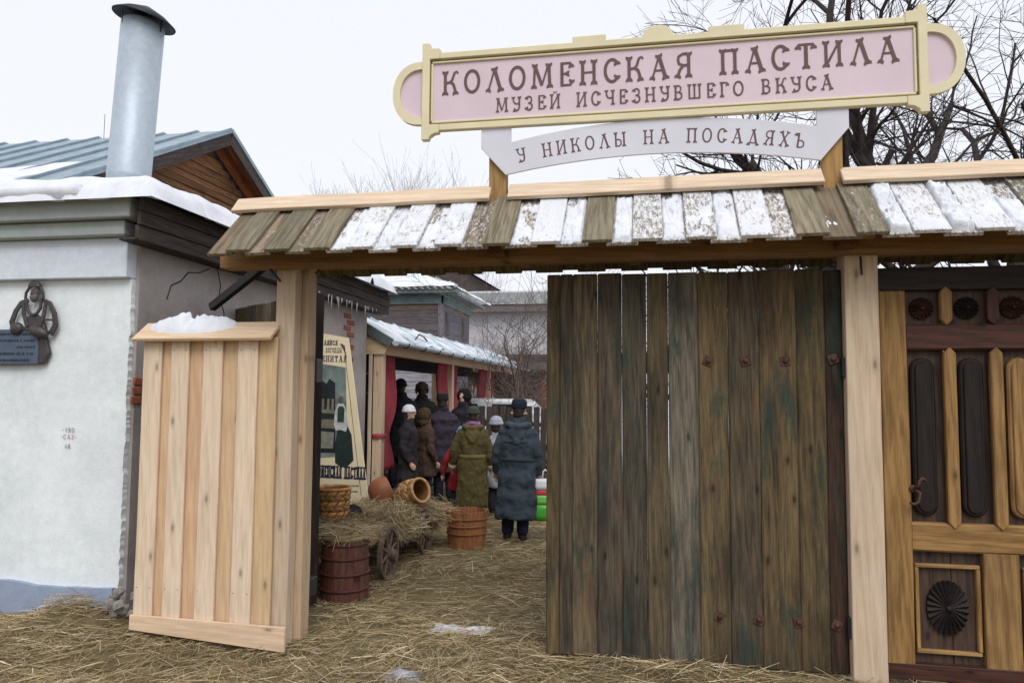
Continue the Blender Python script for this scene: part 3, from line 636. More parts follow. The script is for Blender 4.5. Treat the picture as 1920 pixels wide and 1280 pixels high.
# ------------------------------------------------------------------ gate leaves of old planks
def leaf_parts(root, edges, H0, H1, y, cols):
    for k in range(len(edges) - 1):
        x0, x1 = edges[k], edges[k + 1]; g = 0.003 if k in (3, 5, 8) else 0.001; tp = random.uniform(-0.004, 0.004)
        plank(root, 'plank', (x1 - x0 - g, 0.034, H1 - H0 + tp), ((x0 + x1) / 2, y + random.uniform(-0.004, 0.004), (H0 + H1) / 2 + tp / 2), wood('old', 'z'), 'z', (0, R(random.uniform(-0.025, 0.025)), 0), cols[k % len(cols)], 0.007, 0.0014, 10)
    a, b = edges[0], edges[-1]
    for zz in (0.33, 1.85):
        plank(root, 'crossbar', (b - a - 0.04, 0.05, 0.13), ((a + b) / 2, y + 0.046, zz), wood('old', 'x'), 'x')
LE = [-0.648, -0.564, -0.483, -0.327, -0.174, -0.022, 0.111, 0.29, 0.468, 0.65, 0.864, 1.027, 1.127]        # plank edges
leaf = thing('gate_leaf', 'closed gate leaf of wide weathered brown planks with rusty square bolts', 'gate', (1.12, 4.72, 0.05))
LC = [(1.2, 1.1, .8, 0), (.75, .75, .75, 0), (1.15, 1.1, 1.0, 0), (.85, .85, .9, 0), (.7, .76, .82, 0), (1.05, 1.0, .85, 0), (1.5, 1.65, 1.85, 0), (1.2, 1.1, .85, 0), (.85, .82, .78, 0), (1.15, 1.02, .78, 0), (1.0, .92, .7, 0), (.6, .42, .42, 0)]
leaf_parts(leaf, LE, 0.045, 2.412, 4.735, LC)
for i, (x, zz) in enumerate([(.35, 1.86), (.57, 1.86), (.80, 1.86), (1.07, 1.87), (.40, .335), (.625, .33), (.85, .33), (1.06, .325)]):
    p = link('washer', box((0.055, 0.005, 0.055), 0.001), M_RUST, leaf, (x, 4.7105, zz), (0, R(random.uniform(-30, 30)), 0))
    link('bolt_head', lathe([(0.017, 0), (0.017, 0.006), (0.010, 0.015), (0.0, 0.017)], 10, True, False), M_RUST, p, (x, 4.708, zz), (R(90), 0, 0), smooth=True)
leafo = thing('gate_leaf', 'dark gate leaf swung open behind the left post, seen edge on', 'gate', (-2.47, 5.38, 0.05))
WM[leafo.name] = Matrix()
leafo.matrix_world = Matrix()
leaf_parts(leafo, [-1.74 + 0.145 * k for k in range(13)], 0.0, 2.38, 0, LC)
plank(leafo, 'stile', (0.075, 0.10, 2.39), (0.035, 0.03, 1.19), wood('dark', 'z'), 'z')
leafo.location = (-2.615, 5.44, 0.04); leafo.rotation_euler = (0, 0, R(-38))

# ------------------------------------------------------------------ carved door at the right
door = thing('carved_door', 'old panelled door with carved rosettes, ochre rails and dark panels at right edge', 'door', (1.33, 4.75, 0.1))
DX0, DX1, DY = 1.335, 2.76, 4.76
plank(door, 'backing_board', (0.24, 0.02, 2.2), (1.58, DY + 0.03, 1.2), wood('dark', 'z'), 'z', color=(2.6, 2.3, 1.9, 0))
for k in range(5): plank(door, 'backing_board', (0.245, 0.02, 2.2), (1.826 + 0.248 * k, DY + 0.03, 1.2), wood('dark', 'z'), 'z', color=(2.6, 2.3, 1.9, 0))
plank(door, 'top_rail', (1.43, 0.06, 0.135), (2.05, DY, 2.345), wood('dark', 'x'), 'x')
plank(door, 'bottom_rail', (1.43, 0.06, 0.09), (2.05, DY - 0.005, 0.085), wood('mahog', 'x'), 'x')
plank(door, 'stile', (0.145, 0.06, 2.15), (1.412, DY, 1.2), wood('ochre', 'z'), 'z', n=8)
plank(door, 'stile', (0.145, 0.06, 2.15), (2.69, DY, 1.2), wood('ochre', 'z'), 'z')
plank(door, 'middle_rail', (1.16, 0.055, 0.155), (2.055, DY - 0.004, 2.002), wood('mahog', 'x'), 'x', bev=0.012)
plank(door, 'lock_rail', (1.16, 0.055, 0.165), (2.055, DY - 0.004, 0.845), wood('ochre', 'x'), 'x', bev=0.012)
def pointed(x, z0, z1, wd, kind, nm='mullion'):
    h = wd * 0.55
    o = link(nm, prism([(-wd / 2, z0), (0, z0 - h), (wd / 2, z0), (wd / 2, z1), (0, z1 + h), (-wd / 2, z1)], -0.03, 0.012, 0.006), wood(kind, 'z'), door, (x, DY - 0.012, 0), color=(1, 1, 1, 0)); return o
pointed(1.702, 2.10, 2.265, 0.062, 'ochre'); pointed(1.950, 2.10, 2.265, 0.062, 'mahog'); pointed(2.2, 2.10, 2.265, 0.062, 'ochre')
pointed(1.712, 0.93, 1.905, 0.066, 'ochre'); pointed(1.958, 0.93, 1.905, 0.066, 'ochre'); pointed(2.2, 0.93, 1.905, 0.066, 'ochre')
def rosette(x, z, rx, rz, n, nm='rosette', kind='dark'):
    bm = bmesh.new()
    for k in range(n):
        a0, a1 = 2 * math.pi * k / n, 2 * math.pi * (k + 1) / n; am = (a0 + a1) / 2
        c = bm.verts.new((0, -0.03, 0)); p0 = bm.verts.new((rx * math.cos(a0) * .96, -0.006, rz * math.sin(a0) * .96)); p1 = bm.verts.new((rx * math.cos(a1) * .96, -0.006, rz * math.sin(a1) * .96))
        pm = bm.verts.new((rx * math.cos(am), -0.026, rz * math.sin(am))); b0 = bm.verts.new((rx * math.cos(a0) * .96, 0.004, rz * math.sin(a0) * .96)); b1 = bm.verts.new((rx * math.cos(a1) * .96, 0.004, rz * math.sin(a1) * .96)); bmid = bm.verts.new((rx * math.cos(am), 0.004, rz * math.sin(am)))
        bm.faces.new((c, p0, pm)); bm.faces.new((c, pm, p1)); bm.faces.new((p0, b0, bmid, pm)); bm.faces.new((pm, bmid, b1, p1))
    ro = link(nm, bm_mesh(bm), wood(kind, 'x'), door, (x, DY + 0.018, z), color=(0.8, 0.8, 0.9, 0))
    link('boss', lathe([(rx * .16, 0), (rx * .13, 0.012), (0, 0.016)], 12, True, False), wood(kind, 'x'), ro, (x, DY - 0.012, z), (R(90), 0, 0), smooth=True)
for x, kd in ((1.580, 'mahog'), (1.825, 'dark'), (2.070, 'mahog'), (2.33, 'dark')): rosette(x, 2.172, 0.066, 0.066, 16, kind=kd)
for k, x in enumerate((1.572, 1.832, 2.085, 2.33)):
    z0, z1, r = 1.03, 1.815, 0.066; kd = 'ochre' if k == 2 else 'dark'
    pts = arc(0, z1, r, r, 0, 180, 12) + arc(0, z0, r, r, 180, 360, 12)
    o = link('oval_panel', prism(pts, -0.028, 0.01, 0.010), wood(kd, 'z'), door, (x, DY + 0.016, 0), color=(1, 1, 1, 0) if k == 2 else (0.8, 0.78, 0.8, 0))
    pts2 = arc(0, z1, r * .68, r * .68, 0, 180, 12) + arc(0, z0, r * .68, r * .68, 180, 360, 12)
    link('raised_field', prism(pts2, -0.012, 0.0, 0.005), wood(kd, 'z'), o, (x, DY - 0.012, 0), color=(1, 1, 1, 0) if k == 2 else (0.6, 0.58, 0.6, 0))
for cx in (1.672, 2.24):
    for dx, dz, sx, sz, ax in ((0, .242, .345, .022, 'x'), (0, -.242, .345, .022, 'x'), (-.162, 0, .022, .46, 'z'), (.162, 0, .022, .46, 'z')):
        plank(door, 'panel_moulding', (sx, 0.03, sz), (cx + dx, DY + 0.006, 0.438 + dz), wood('ochre', ax), ax, color=(1.25, 1.25, 1.25, 0), n=2)
    rosette(cx, 0.445, 0.112, 0.155, 24)
plank(door, 'mullion', (0.185, 0.05, 0.64), (1.952, DY, 0.445), wood('ochre', 'z'), 'z')
plank(door, 'mullion', (0.12, 0.05, 0.64), (2.56, DY, 0.445), wood('ochre', 'z'), 'z')
hd = link('handle_plate', lathe([(0.020, 0), (0.022, 0.008), (0.01, 0.016)], 14), M_RUST, door, (1.495, DY - 0.03, 1.12), (R(90), 0, 0))
link('handle', tube([(0.0, -0.02, 0.0), (0.02, -0.05, 0.02), (0.022, -0.055, 0.05), (0.04, -0.055, 0.065), (0.055, -0.05, 0.05)], 0.009, 8), M_RUST, hd, (1.495, DY - 0.02, 1.12), smooth=True)
link('handle', tube([(0.005, -0.02, 0.0), (0.024, -0.05, -0.02), (0.015, -0.055, -0.07), (-0.01, -0.055, -0.085), (-0.03, -0.05, -0.075)], 0.009, 8), M_RUST, hd, (1.495, DY - 0.02, 1.12), smooth=True)

# ------------------------------------------------------------------ short new fence with a cap
fen = thing('plank_fence', 'short new pale plank fence with sloping cap between house corner and gate post', 'fence', (-2.95, 4.65, 0.05))
FBX = [-3.461, -3.321, -3.247, -3.113, -3.005, -2.861, -2.746, -2.601, -2.492]
for k in range(8):                       # narrow covering boards alternate with set-back ones
    front = k % 2 == 0; x0, x1 = FBX[k], FBX[k + 1]
    c = (1.03, 1.0, .97, 0) if front else (random.uniform(.86, .95), random.uniform(.74, .80), random.uniform(.60, .66), 0)
    plank(fen, 'fence_board', (x1 - x0 + (0.0 if front else 0.04), 0.022, 1.98), ((x0 + x1) / 2, 4.64 + (0.0 if front else 0.026), 1.03), NW, 'z', color=c, n=8, jit=0.003)
    if front:
        for zz in (0.32, 1.93):
            for dx in (-0.35, 0.35): link('nail', lathe([(0.004, 0), (0.0, 0.002)], 6, True, False), M_RUST, fen, ((x0 + x1) / 2 + dx * (x1 - x0), 4.6285, zz), (R(90), 0, 0))
for zz in (0.4, 1.75): plank(fen, 'crossbar', (0.93, 0.04, 0.09), (-2.98, 4.70, zz), wood('new', 'x'), 'x')
link('kick_board', prism([(-3.465, 0.145), (-2.335, 0.128), (-2.335, -0.03), (-3.465, 0.045)], -0.012, 0.012, 0.003), wood('new', 'x'), fen, (0, 4.612, 0), color=(1.0, 0.9, 0.82, 0))
cap = plank(fen, 'cap_board', (1.03, 0.21, 0.026), (-2.99, 4.645, 2.06), wood('new', 'x'), 'x', (R(36), 0, 0), (0.98, 0.9, 0.8, 0))
plank(fen, 'cap_board', (1.03, 0.16, 0.026), (-2.99, 4.80, 2.07), wood('new', 'x'), 'x', (R(-36), 0, 0), (0.95, 0.85, 0.75, 0))
def capsnow(x, y):
    u = (x + 3.13) / 0.34; q = (y - 4.69) / 0.083
    e = 1 - u * u - q * q * 0.8; lump = 0.07 * max(0, e) ** 0.6 * (1 + 0.5 * nz(x, y, 2, 6) + .25 * nz(x, y, 5, 25)) * (0.6 if -0.1 < u < 0.05 else 1.0)
    return 2.13 - abs(y - 4.72) * 0.70 + (lump if e > 0 else -0.03) - 0.008
link('snow', heightgrid(60, 30, lambda a: -3.5 + 0.75 * a, lambda a: 4.54 + 0.24 * a, capsnow, lambda x, y, zz: y > 4.585 and zz > 2.13 - abs(y - 4.72) * 0.70 - 0.006), snow_mat(), cap, smooth=True)
tg = link('tin_plate', box((0.02, 0.26, 0.055), 0.003), plain('tin_plate', (0.20, 0.17, 0.16), 0.7, 0.3, 30), house, (HX + 0.012, 6.68, 2.45))

# ------------------------------------------------------------------ the sign
sign = thing('gate_sign', 'pink sign board in a cream moulded frame with Cyrillic lettering above the gate roof', 'sign', (0.07, 4.7, 3.0))
M_PINK = plain('pink_paint', (0.64, 0.52, 0.575), 0.6, 0.05, 3, 0.3, 0, 0.04); M_CREAM = plain('cream_paint', (0.68, 0.615, 0.41), 0.6, 0.06, 5, 0.3, 0, 0.05)
M_LILAC = plain('pale_grey_paint', (0.62, 0.62, 0.68), 0.6, 0.05, 3, 0.3, 0, 0.04); M_GOLD = plain('dark_gold', (0.22, 0.17, 0.06), 0.6, 0.2, 10)
SY = 4.70
link('panel', box((3.02, 0.02, 0.47), 0.0), M_PINK, sign, (0.068, SY, 3.65))
XL, XR, ZB, ZT = -1.49, 1.628, 3.385, 3.915
fr_top = [(XL + .12, ZT), (-.483, ZT), (-.483, ZT + .038), (-.27, ZT + .038), (-.27, ZT), (-.04, ZT)] + [(0.058 - 0.095 * math.cos(R(a)), ZT + 0.072 * math.sin(R(a))) for a in range(0, 181, 20)][1:-1] + [(.16, ZT), (.37, ZT), (.37, ZT + .035), (.585, ZT + .035), (.585, ZT), (XR - .12, ZT), (XR - .12, ZT - .042), (XL + .12, ZT - .042)]
link('frame_rail', prism(fr_top, -0.035, 0.012, 0.004), M_CREAM, sign, (0, SY, 0))
link('frame_rail', prism([(XL + .12, ZB), (XR - .12, ZB), (XR - .12, ZB + .042), (XL + .12, ZB + .042)], -0.035, 0.012, 0.004), M_CREAM, sign, (0, SY, 0))
for sg, X0 in ((1, XL), (-1, XR)):
    def fx(l): return [(X0 + sg * a, b) for a, b in l]
    pts = fx([(0, 3.325), (.05, 3.325), (.055, 3.345), (.085, 3.365), (.12, 3.37), (.12, ZB + .042), (.052, ZB + .042), (.052, ZT - .042), (.12, ZT - .042), (.12, 3.945), (.055, 3.95), (.05, 3.985), (0, 3.985)])
    link('corner_block', prism(pts, -0.038, 0.012, 0.004), M_CREAM, sign, (0, SY, 0))
    cz = 3.648; n = 20
    outer = [(X0 - sg * 0.205 * math.sin(R(180 * i / n)) ** 0.8 - sg * 0.001, cz + 0.215 * math.cos(R(180 * i / n))) for i in range(n + 1)]
    inner = [(X0 - sg * 0.155 * math.sin(R(180 * i / n)) ** 0.8 - sg * 0.001, cz + 0.165 * math.cos(R(180 * i / n))) for i in range(n + 1)]
    bm = bmesh.new()
    ov = [bm.verts.new((x, -0.03, z)) for x, z in outer]; iv = [bm.verts.new((x, -0.03, z)) for x, z in inner]
    fc = [bm.faces.new((ov[i], ov[i + 1], iv[i + 1], iv[i])) for i in range(n)]
    r = bmesh.ops.extrude_face_region(bm, geom=fc); bmesh.ops.translate(bm, vec=(0, 0.04, 0), verts=[g for g in r['geom'] if isinstance(g, bmesh.types.BMVert)])
    link('ear_frame', bm_mesh(bm), M_CREAM, sign, (0, SY, 0))
    link('ear_panel', prism([(x, z) for x, z in inner], -0.01, 0.006), M_PINK, sign, (0, SY, 0))
# inner mouldings: two stepped beads round the panel
for off, dp, th, mt in ((0.052, -0.026, 0.012, M_GOLD), (0.066, -0.02, 0.014, M_CREAM)):
    a, b, c, d = XL + off, XR - off, ZB - 0.006 + off, ZT + 0.006 - off
    for sx, sz, x, z in ((b - a, th, (a + b) / 2, c), (b - a, th, (a + b) / 2, d), (th, d - c - th, a, (c + d) / 2), (th, d - c - th, b, (c + d) / 2)):
        link('bead', box((sx, 0.02, sz), 0.003), mt, sign, (x, SY + dp + 0.006, z))
TS = R(0.38)
def tb(z0): return lambda x: (z0 + math.tan(TS) * (x + 1.35), TS)
letters(sign, M_INK, (0, SY - 0.0115, 0), 'КОЛОМЕНСКАЯ ПАСТИЛА', -1.355, 1.475, 0.158, tb(3.632), 0.128, 0.2)
letters(sign, M_INK, (0, SY - 0.0115, 0), 'МУЗЕЙ ИСЧЕЗНУВШЕГО ВКУСА', -0.99, 1.10, 0.094, tb(3.489), 0.12, 0.24)
# arched name board hanging below
XB0, XB1 = -1.085, 1.185; mid = (XB0 + XB1) / 2
def atop(x): return 3.385 - 0.118 * ((x - mid) / 1.02) ** 2
def abot(x): return 3.162 - 0.092 * ((x - mid) / 0.97) ** 2
top = [(x, atop(x)) for x in np.linspace(-0.885, 1.0, 24)]; bot = [(x, abot(x)) for x in np.linspace(1.02, -0.92, 24)]
board = [(XB0, 3.255)] + [(XB0, 3.39), (-0.886, 3.39)] + top + [(1.001, 3.39), (XB1, 3.39), (XB1, 3.265)] + bot
link('name_board', prism(board, -0.018, 0.0, 0.002), M_LILAC, sign, (0, SY + 0.004, 0))
def ab(x):
    u = (x - mid); return (3.272 - 0.10 * (u / 1.0) ** 2 - 0.048, -0.2 * u)
letters(sign, M_INK, (0, SY - 0.0125, 0), 'У НИКОЛЫ НА ПОСАДЯХЪ', -0.84, 0.93, 0.092, ab, 0.12, 0.3)
for x in (-0.978, 1.095):
    plank(sign, 'sign_post', (0.115, 0.075, 0.95), (x, SY + 0.055, 3.22), wood('post', 'z'), 'z', color=(1, 1, 1, 0), n=6)

# ------------------------------------------------------------------ poster board
pos = thing('poster_board', 'tall cream poster board with dark picture and Cyrillic print leaning by the house wall', 'poster', (-3.3, 7.6, 0))
M_POST = plain('cream_poster', (0.82, 0.71, 0.48), 0.6, 0.06, 3, 0.3, 0, 0.02)
link('board', prism([(-3.74, 0.02), (-2.90, 0.02), (-2.955, 0.56), (-3.215, 2.24), (-3.74, 2.33)], -0.012, 0.012), M_POST, pos, (0, 7.62, 0))
PY = 7.606
def psheet(nm, pts, c, lay, rough=0.6): link(nm, mesh(nm, [(x, 0, z) for x, z in pts], [list(range(len(pts)))]), plain('print_' + '_'.join('%.2f' % q for q in c), c, rough, 0.3, 14, 0.3, 0, 0), pos, (0, PY - 0.0006 * lay, 0))
pic = link('picture', mesh('picture', [(-3.70, 0, 0.93), (-3.19, 0, 0.97), (-3.235, 0, 1.92), (-3.70, 0, 1.985)], [(0, 1, 2, 3)]), plain('print_sky', (0.18, 0.23, 0.22), 0.6, 0.5, 6), pos, (0, PY, 0))
psheet('picture_stove', [(-3.70, 1.0), (-3.33, 1.0), (-3.35, 1.75), (-3.42, 1.80), (-3.45, 1.74), (-3.56, 1.83), (-3.70, 1.84)], (0.018, 0.024, 0.026), 1)
psheet('picture_shelf', [(-3.70, 1.28), (-3.35, 1.26), (-3.35, 1.36), (-3.70, 1.36)], (0.16, 0.16, 0.12), 2)
psheet('picture_shelf', [(-3.70, 1.44), (-3.35, 1.42), (-3.35, 1.46), (-3.70, 1.48)], (0.20, 0.19, 0.14), 2)
for a in (-3.50, -3.44, -3.39): psheet('picture_jar', [(a, 1.46), (a + .03, 1.46), (a + .028, 1.58), (a + .004, 1.58)], (0.22, 0.2, 0.15), 3)
psheet('picture_cloth', [(-3.62, 1.05), (-3.36, 1.05), (-3.35, 1.22), (-3.62, 1.24)], (0.22, 0.23, 0.18), 3)
psheet('picture_skirt', [(-3.33, 0.90), (-3.27, 0.86), (-3.20, 0.85), (-3.12, 0.93), (-3.15, 1.2), (-3.21, 1.32), (-3.30, 1.32), (-3.335, 1.1)], (0.02, 0.035, 0.033), 4)
psheet('picture_blouse', [(-3.355, 1.30), (-3.33, 1.24), (-3.27, 1.25), (-3.215, 1.23), (-3.19, 1.31), (-3.22, 1.48), (-3.25, 1.53), (-3.31, 1.53), (-3.345, 1.45)], (0.50, 0.52, 0.52), 5)
psheet('picture_bodice', [(-3.315, 1.33), (-3.24, 1.33), (-3.235, 1.47), (-3.255, 1.50), (-3.30, 1.50), (-3.315, 1.47)], (0.03, 0.06, 0.045), 6)
psheet('picture_head', arc(-3.28, 1.575, 0.028, 0.04, 0, 345, 14), (0.16, 0.12, 0.09), 6)
psheet('border_line', [(-3.03, 0.56), (-3.024, 0.56), (-3.232, 1.98), (-3.238, 1.98)], (0.1, 0.08, 0.05), 1)
for s, x0, x1, zz, h, wt in (('УДИВЛЯЙСЯ', -3.62, -3.335, 2.16, 0.05, .16), ('ЯВЛЕНИЕ ЛЕГЕНДЫ', -3.68, -3.285, 2.08, 0.05, .09), ('ЗНАМЕНИТАЯ', -3.71, -3.225, 1.98, 0.065, .13), ('КОЛОМЕНСКАЯ ПАСТИЛА', -3.62, -2.985, 0.735, 0.13, .10)):
    letters(pos, M_INKD, (0, PY, 0), s, x0, x1, h, lambda x, zz=zz: (zz - 0.02 * (x + 3.3), 0), wt, 0.22, 0.002, True)
for zz in (0.66, 0.60):
    bm = bmesh.new(); x = -3.45
    while x < -3.06:
        wv = random.uniform(0.008, 0.018); bm_box(bm, (wv * .7, 0.0006, 0.013), (x, 0, 0)); x += wv
    link('small_print', bm_mesh(bm), M_INKD, pos, (0, PY - 0.001, zz))['kind'] = 'stuff'
for k in range(4):                       # curled ornament in the two corners
    link('ornament', tube([(-3.31 + .016 * k, 0, 2.17 - .012 * k), (-3.285 + .013 * k, 0, 2.17 - .028 * k), (-3.255 + .006 * k, 0, 2.15 - .035 * k), (-3.245, 0, 2.10 - .03 * k)], [.002, .006, .005, .001], 5), M_INKD, pos, (0, PY - 0.001, 0))
    link('ornament', tube([(-3.02 + .02 * k, 0, .44), (-3.03 + .022 * k, 0, .50), (-3.005 + .02 * k, 0, .55)], [.002, .008, .002], 5), M_INKD, pos, (0, PY - 0.001, 0))

# ------------------------------------------------------------------ tubs, cart, baskets, pot
def cask(name, label, loc, prof, n, kind, hoops, inner=True, hoop_mat=None):
    """prof: [(z, r)...]; every stave a part"""
    th = thing(name, label, 'tub', loc)
    def rad(z):
        for (za, ra), (zb, rb) in zip(prof, prof[1:]):
            if za <= z <= zb: return ra + (rb - ra) * (z - za) / (zb - za)
        return prof[-1][1]
    zs = [prof[0][0] + (prof[-1][0] - prof[0][0]) * i / 4 for i in range(5)]; tk = 0.016; ga = 2 * math.pi / n
    bm = bmesh.new(); rows = []
    for z in zs:
        r = rad(z); h = ga / 2 * 0.975
        rows.append([bm.verts.new(p) for p in ((r * math.cos(h), -r * math.sin(h), z), ((r + .001), 0, z), (r * math.cos(h), r * math.sin(h), z), ((r - tk) * math.cos(h), (r - tk) * math.sin(h), z), ((r - tk) * math.cos(h), -(r - tk) * math.sin(h), z))])
    for a, b in zip(rows, rows[1:]):
        for k in range(5): bm.faces.new((a[k], a[(k + 1) % 5], b[(k + 1) % 5], b[k]))
    bm.faces.new(rows[0][::-1]); bm.faces.new(rows[-1]); sm = bm_mesh(bm)
    for k in range(n):
        c = random.uniform(0.82, 1.15); link('stave', sm, wood(kind, 'z'), th, (loc[0], loc[1], loc[2] + random.uniform(-.003, .004)), (0, 0, ga * k), (c, c * random.uniform(.92, 1.05), c, 0))
    for z, hh, hk in hoops:
        r = rad(z) + 0.002
        link('hoop', lathe([(r, -hh / 2), (r + .008, -hh / 2 + .002), (r + .011, 0), (r + .008, hh / 2 - .002), (r, hh / 2)], 36, False, False), wood(kind, 'x') if hk is None else hk, th, (loc[0], loc[1], loc[2] + z), color=(.75, .7, .7, 0), smooth=True)
    link('bottom', lathe([(rad(.04) - .018, 0), (rad(.04) - .018, .015)], 30), wood(kind, 'x'), th, (loc[0], loc[1], loc[2] + .03), color=(.7, .7, .7, 0))
    return th
bt = cask('wooden_tub', 'dark red-brown hooped tub with hay on top beside the gate post', (-2.40, 5.72, 0.0), [(0, .188), (.25, .186), (.49, .18)], 20, 'redst', [(.46, .018, None), (.355, .022, None), (.235, .022, None), (.115, .024, None)])
cask('wooden_tub', 'open orange-brown stave tub with hoops standing on straw before the people', (-1.945, 7.92, 0.0), [(0, .195), (.22, .213), (.40, .222)], 22, 'stave', [(.325, .02, None), (.25, .02, None), (.17, .02, None)])
# hay, a board and a cloth rim on top of the red tub
link('lid', lathe([(.18, 0), (.19, .015), (.18, .035), (0, .05)], 26, True, False), M_GROUND, bt, (-2.40, 5.72, .485), smooth=True)

cart = thing('hay_cart', 'low wooden hand cart with spoked wheels buried under hay', 'cart', (-2.65, 6.9, 0))
CW = wood('cart', 'y')
for k in range(4): plank(cart, 'bed_plank', (0.125, 2.0, 0.025), (-2.87 + 0.13 * k, 6.95, 0.335), CW, 'y')
for x in (-2.93, -2.415):
    plank(cart, 'side_rail', (0.045, 2.05, 0.05), (x, 6.93, 0.405), CW, 'y', (R(-1), 0, 0), (1.5, 1.4, 1.3, 0))
    for y in (6.1, 6.7, 7.3, 7.8): plank(cart, 'rail_peg', (0.03, 0.03, 0.14), (x, y, 0.36), wood('cart', 'z'), 'z', n=2)
for y in (6.45, 7.55): plank(cart, 'axle', (0.66, 0.05, 0.05), (-2.66, y, 0.215), wood('cart', 'x'), 'x')
def torus(r, t, w_, seg=26):
    prof = [(r - t, -w_ / 2), (r - t, w_ / 2), (r, w_ / 2), (r, -w_ / 2), (r - t, -w_ / 2)]
    return lathe(prof, seg, False, False)
for y, rr in ((6.45, .235), (7.55, .215)):
    for x in (-2.30, -2.985):
        wh = link('wheel', torus(rr, .032, .04), wood('cart', 'z'), cart, (x, y, rr - .01), (0, R(90), 0), (1.1, 1.0, .95, 0))
        link('hub', lathe([(.03, -.07), (.05, -.05), (.05, .03), (.035, .07), (.02, .075)], 16), wood('cart', 'x'), wh, (x, y, rr - .01), (0, R(90), 0), (1.1, 1, .95, 0))
        for k in range(8):
            a = k * math.pi / 4 + .3; link('spoke', tube([(0, .04 * math.cos(a), .04 * math.sin(a)), (0, (rr - .02) * math.cos(a), (rr - .02) * math.sin(a))], [.013, .010], 6), wood('cart', 'z'), wh, (x, y, rr - .01), color=(1.2, 1.1, 1, 0))
def cart_hay(x, y):
    u = (x + 2.68) / 0.36; q = (y - 6.95) / 1.12
    e = max(0.0, 1 - abs(u) ** 2.5) * max(0.0, 1 - abs(q) ** 4)
    return 0.33 + 0.17 * e ** 0.6 + 0.05 * nz(x, y, 6, 3.0)
hb = link('hay_bed', heightgrid(24, 60, lambda a: -3.02 + 0.68 * a, lambda a: 5.85 + 2.2 * a, cart_hay), M_GROUND, cart, smooth=True)
n2 = 11000
X = RNG.normal(-2.68, 0.2, n2).clip(-3.08, -2.26); Y = RNG.uniform(5.78, 8.15, n2); X = np.where((X > -2.46) & (Y < 6.85), X - .22, X)
Z = np.array([cart_hay(a, b) for a, b in zip(X, Y)]); edge = np.clip((np.abs(X + 2.68) - 0.24) / 0.15, 0, 1)
P = np.stack([X, Y, Z + RNG.uniform(-0.01, .045, n2) - edge * RNG.uniform(0, .08, n2)], 1)
P2x = RNG.normal(-2.41, .04, 3200); P2y = RNG.uniform(6.75, 8.15, 3200) ** 1.0; P2z = RNG.uniform(.33, .44, 3200) - .14 * np.clip((P2y - 7.2), 0, 1)
P3x = RNG.normal(-2.28, .10, 1200); P3y = RNG.normal(7.9, .14, 1200); P3z = .40 + RNG.normal(0, .035, 1200) - .25 * np.abs(P3x + 2.35)
P4x = RNG.normal(-2.40, .10, 900); P4y = RNG.normal(5.80, .12, 900); P4z = RNG.uniform(.5, .57, 900)
Pall = np.concatenate([P, np.stack([P2x, P2y, P2z], 1), np.stack([P3x, P3y, P3z], 1), np.stack([P4x, P4y, P4z], 1)])
N = len(Pall); eln = np.concatenate([RNG.normal(0.0, .3, n2) - edge * RNG.uniform(0, .4, n2), RNG.normal(-.75, .4, 3200), RNG.normal(-.2, .3, 1200), RNG.normal(0, .22, 900)])
azn = np.concatenate([RNG.uniform(-3.14, 3.14, n2), RNG.normal(0.2, .8, 3200), RNG.normal(.1, .6, 1200), RNG.uniform(-3, 3, 900)])
hay = straw_mesh(Pall, RNG.gamma(6, .03, N) + .05, RNG.uniform(.0016, .004, N), azn, eln, RNG.uniform(0, .45, N), RNG.uniform(-1, 1, N))
stuff(link('hay', hay, M_STRAW), 'heap of loose hay lying over the hand cart and tub', 'hay')

def plaited(name, label, loc, rot, prof, ns, c):
    """basket of diagonal bark strips woven over and under"""
    th = thing(name, label, 'basket', (0, 0, 0)); zmax = prof[-1][0]
    def rad(z):
        for (za, ra), (zb, rb) in zip(prof, prof[1:]):
            if za <= z <= zb: return ra + (rb - ra) * (z - za) / (zb - za)
        return prof[-1][1]
    m = plain('birch_bark_%.2f' % c[0], c, 0.6, 0.35, 20, 0.35)
    turn = 2 * math.pi / ns * (ns * 0.34)
    for sg in (-1, 1):
        bm = bmesh.new(); NSEG = 26; hw = math.pi / ns * 0.41
        rows = []
        for i in range(NSEG + 1):
            t_ = i / NSEG; z = zmax * t_; a = sg * turn * t_; r = rad(z)
            crossings = turn * 2 * ns / (2 * math.pi)
            off = 0.009 * math.sin(math.pi * crossings * t_ + (0 if sg > 0 else math.pi)); rr_ = r + off
            rows.append([bm.verts.new(((rr_ + b) * math.cos(a + d), (rr_ + b) * math.sin(a + d), z)) for d, b in ((-hw * 2, -.002), (0, .002), (hw * 2, -.002))])
        for a_, b_ in zip(rows, rows[1:]):
            for k in range(2): bm.faces.new((a_[k], a_[k + 1], b_[k + 1], b_[k]))
        sm = bm_mesh(bm)
        for k in range(ns):
            cc = random.uniform(.8, 1.15); link('strip', sm, m if sg > 0 else plain('birch_bark_dark_%.2f' % c[0], [q * .62 for q in c], .6, .35, 20, .35), th, (0, 0, 0), (0, 0, 2 * math.pi * k / ns + (0 if sg > 0 else math.pi / ns * 0)))
    link('lining', lathe([(0.001, 0.004), (rad(0) - .006, .004)] + [(r - .011, z) for z, r in prof], 28, False, False), plain('bark_inside', [q * .55 for q in c], .8, .3, 20), th, smooth=True)
    rt = prof[-1][1]
    link('rim', lathe([(rt - .014, zmax - .012), (rt - .014, zmax + .006), (rt + .01, zmax + .008), (rt + .012, zmax - .012)], 30, False, False), m, th, smooth=True)
    th.location = loc; th.rotation_euler = rot; return th
BD = Vector((.80, -.42, .30)).normalized()
plaited('bark_basket', 'upright plaited bark basket standing on the hay cart beside gate post', (-2.80, 6.38, .46), (0, 0, .3), [(0, .125), (.1, .128), (.34, .152)], 11, (0.40, 0.20, 0.065))
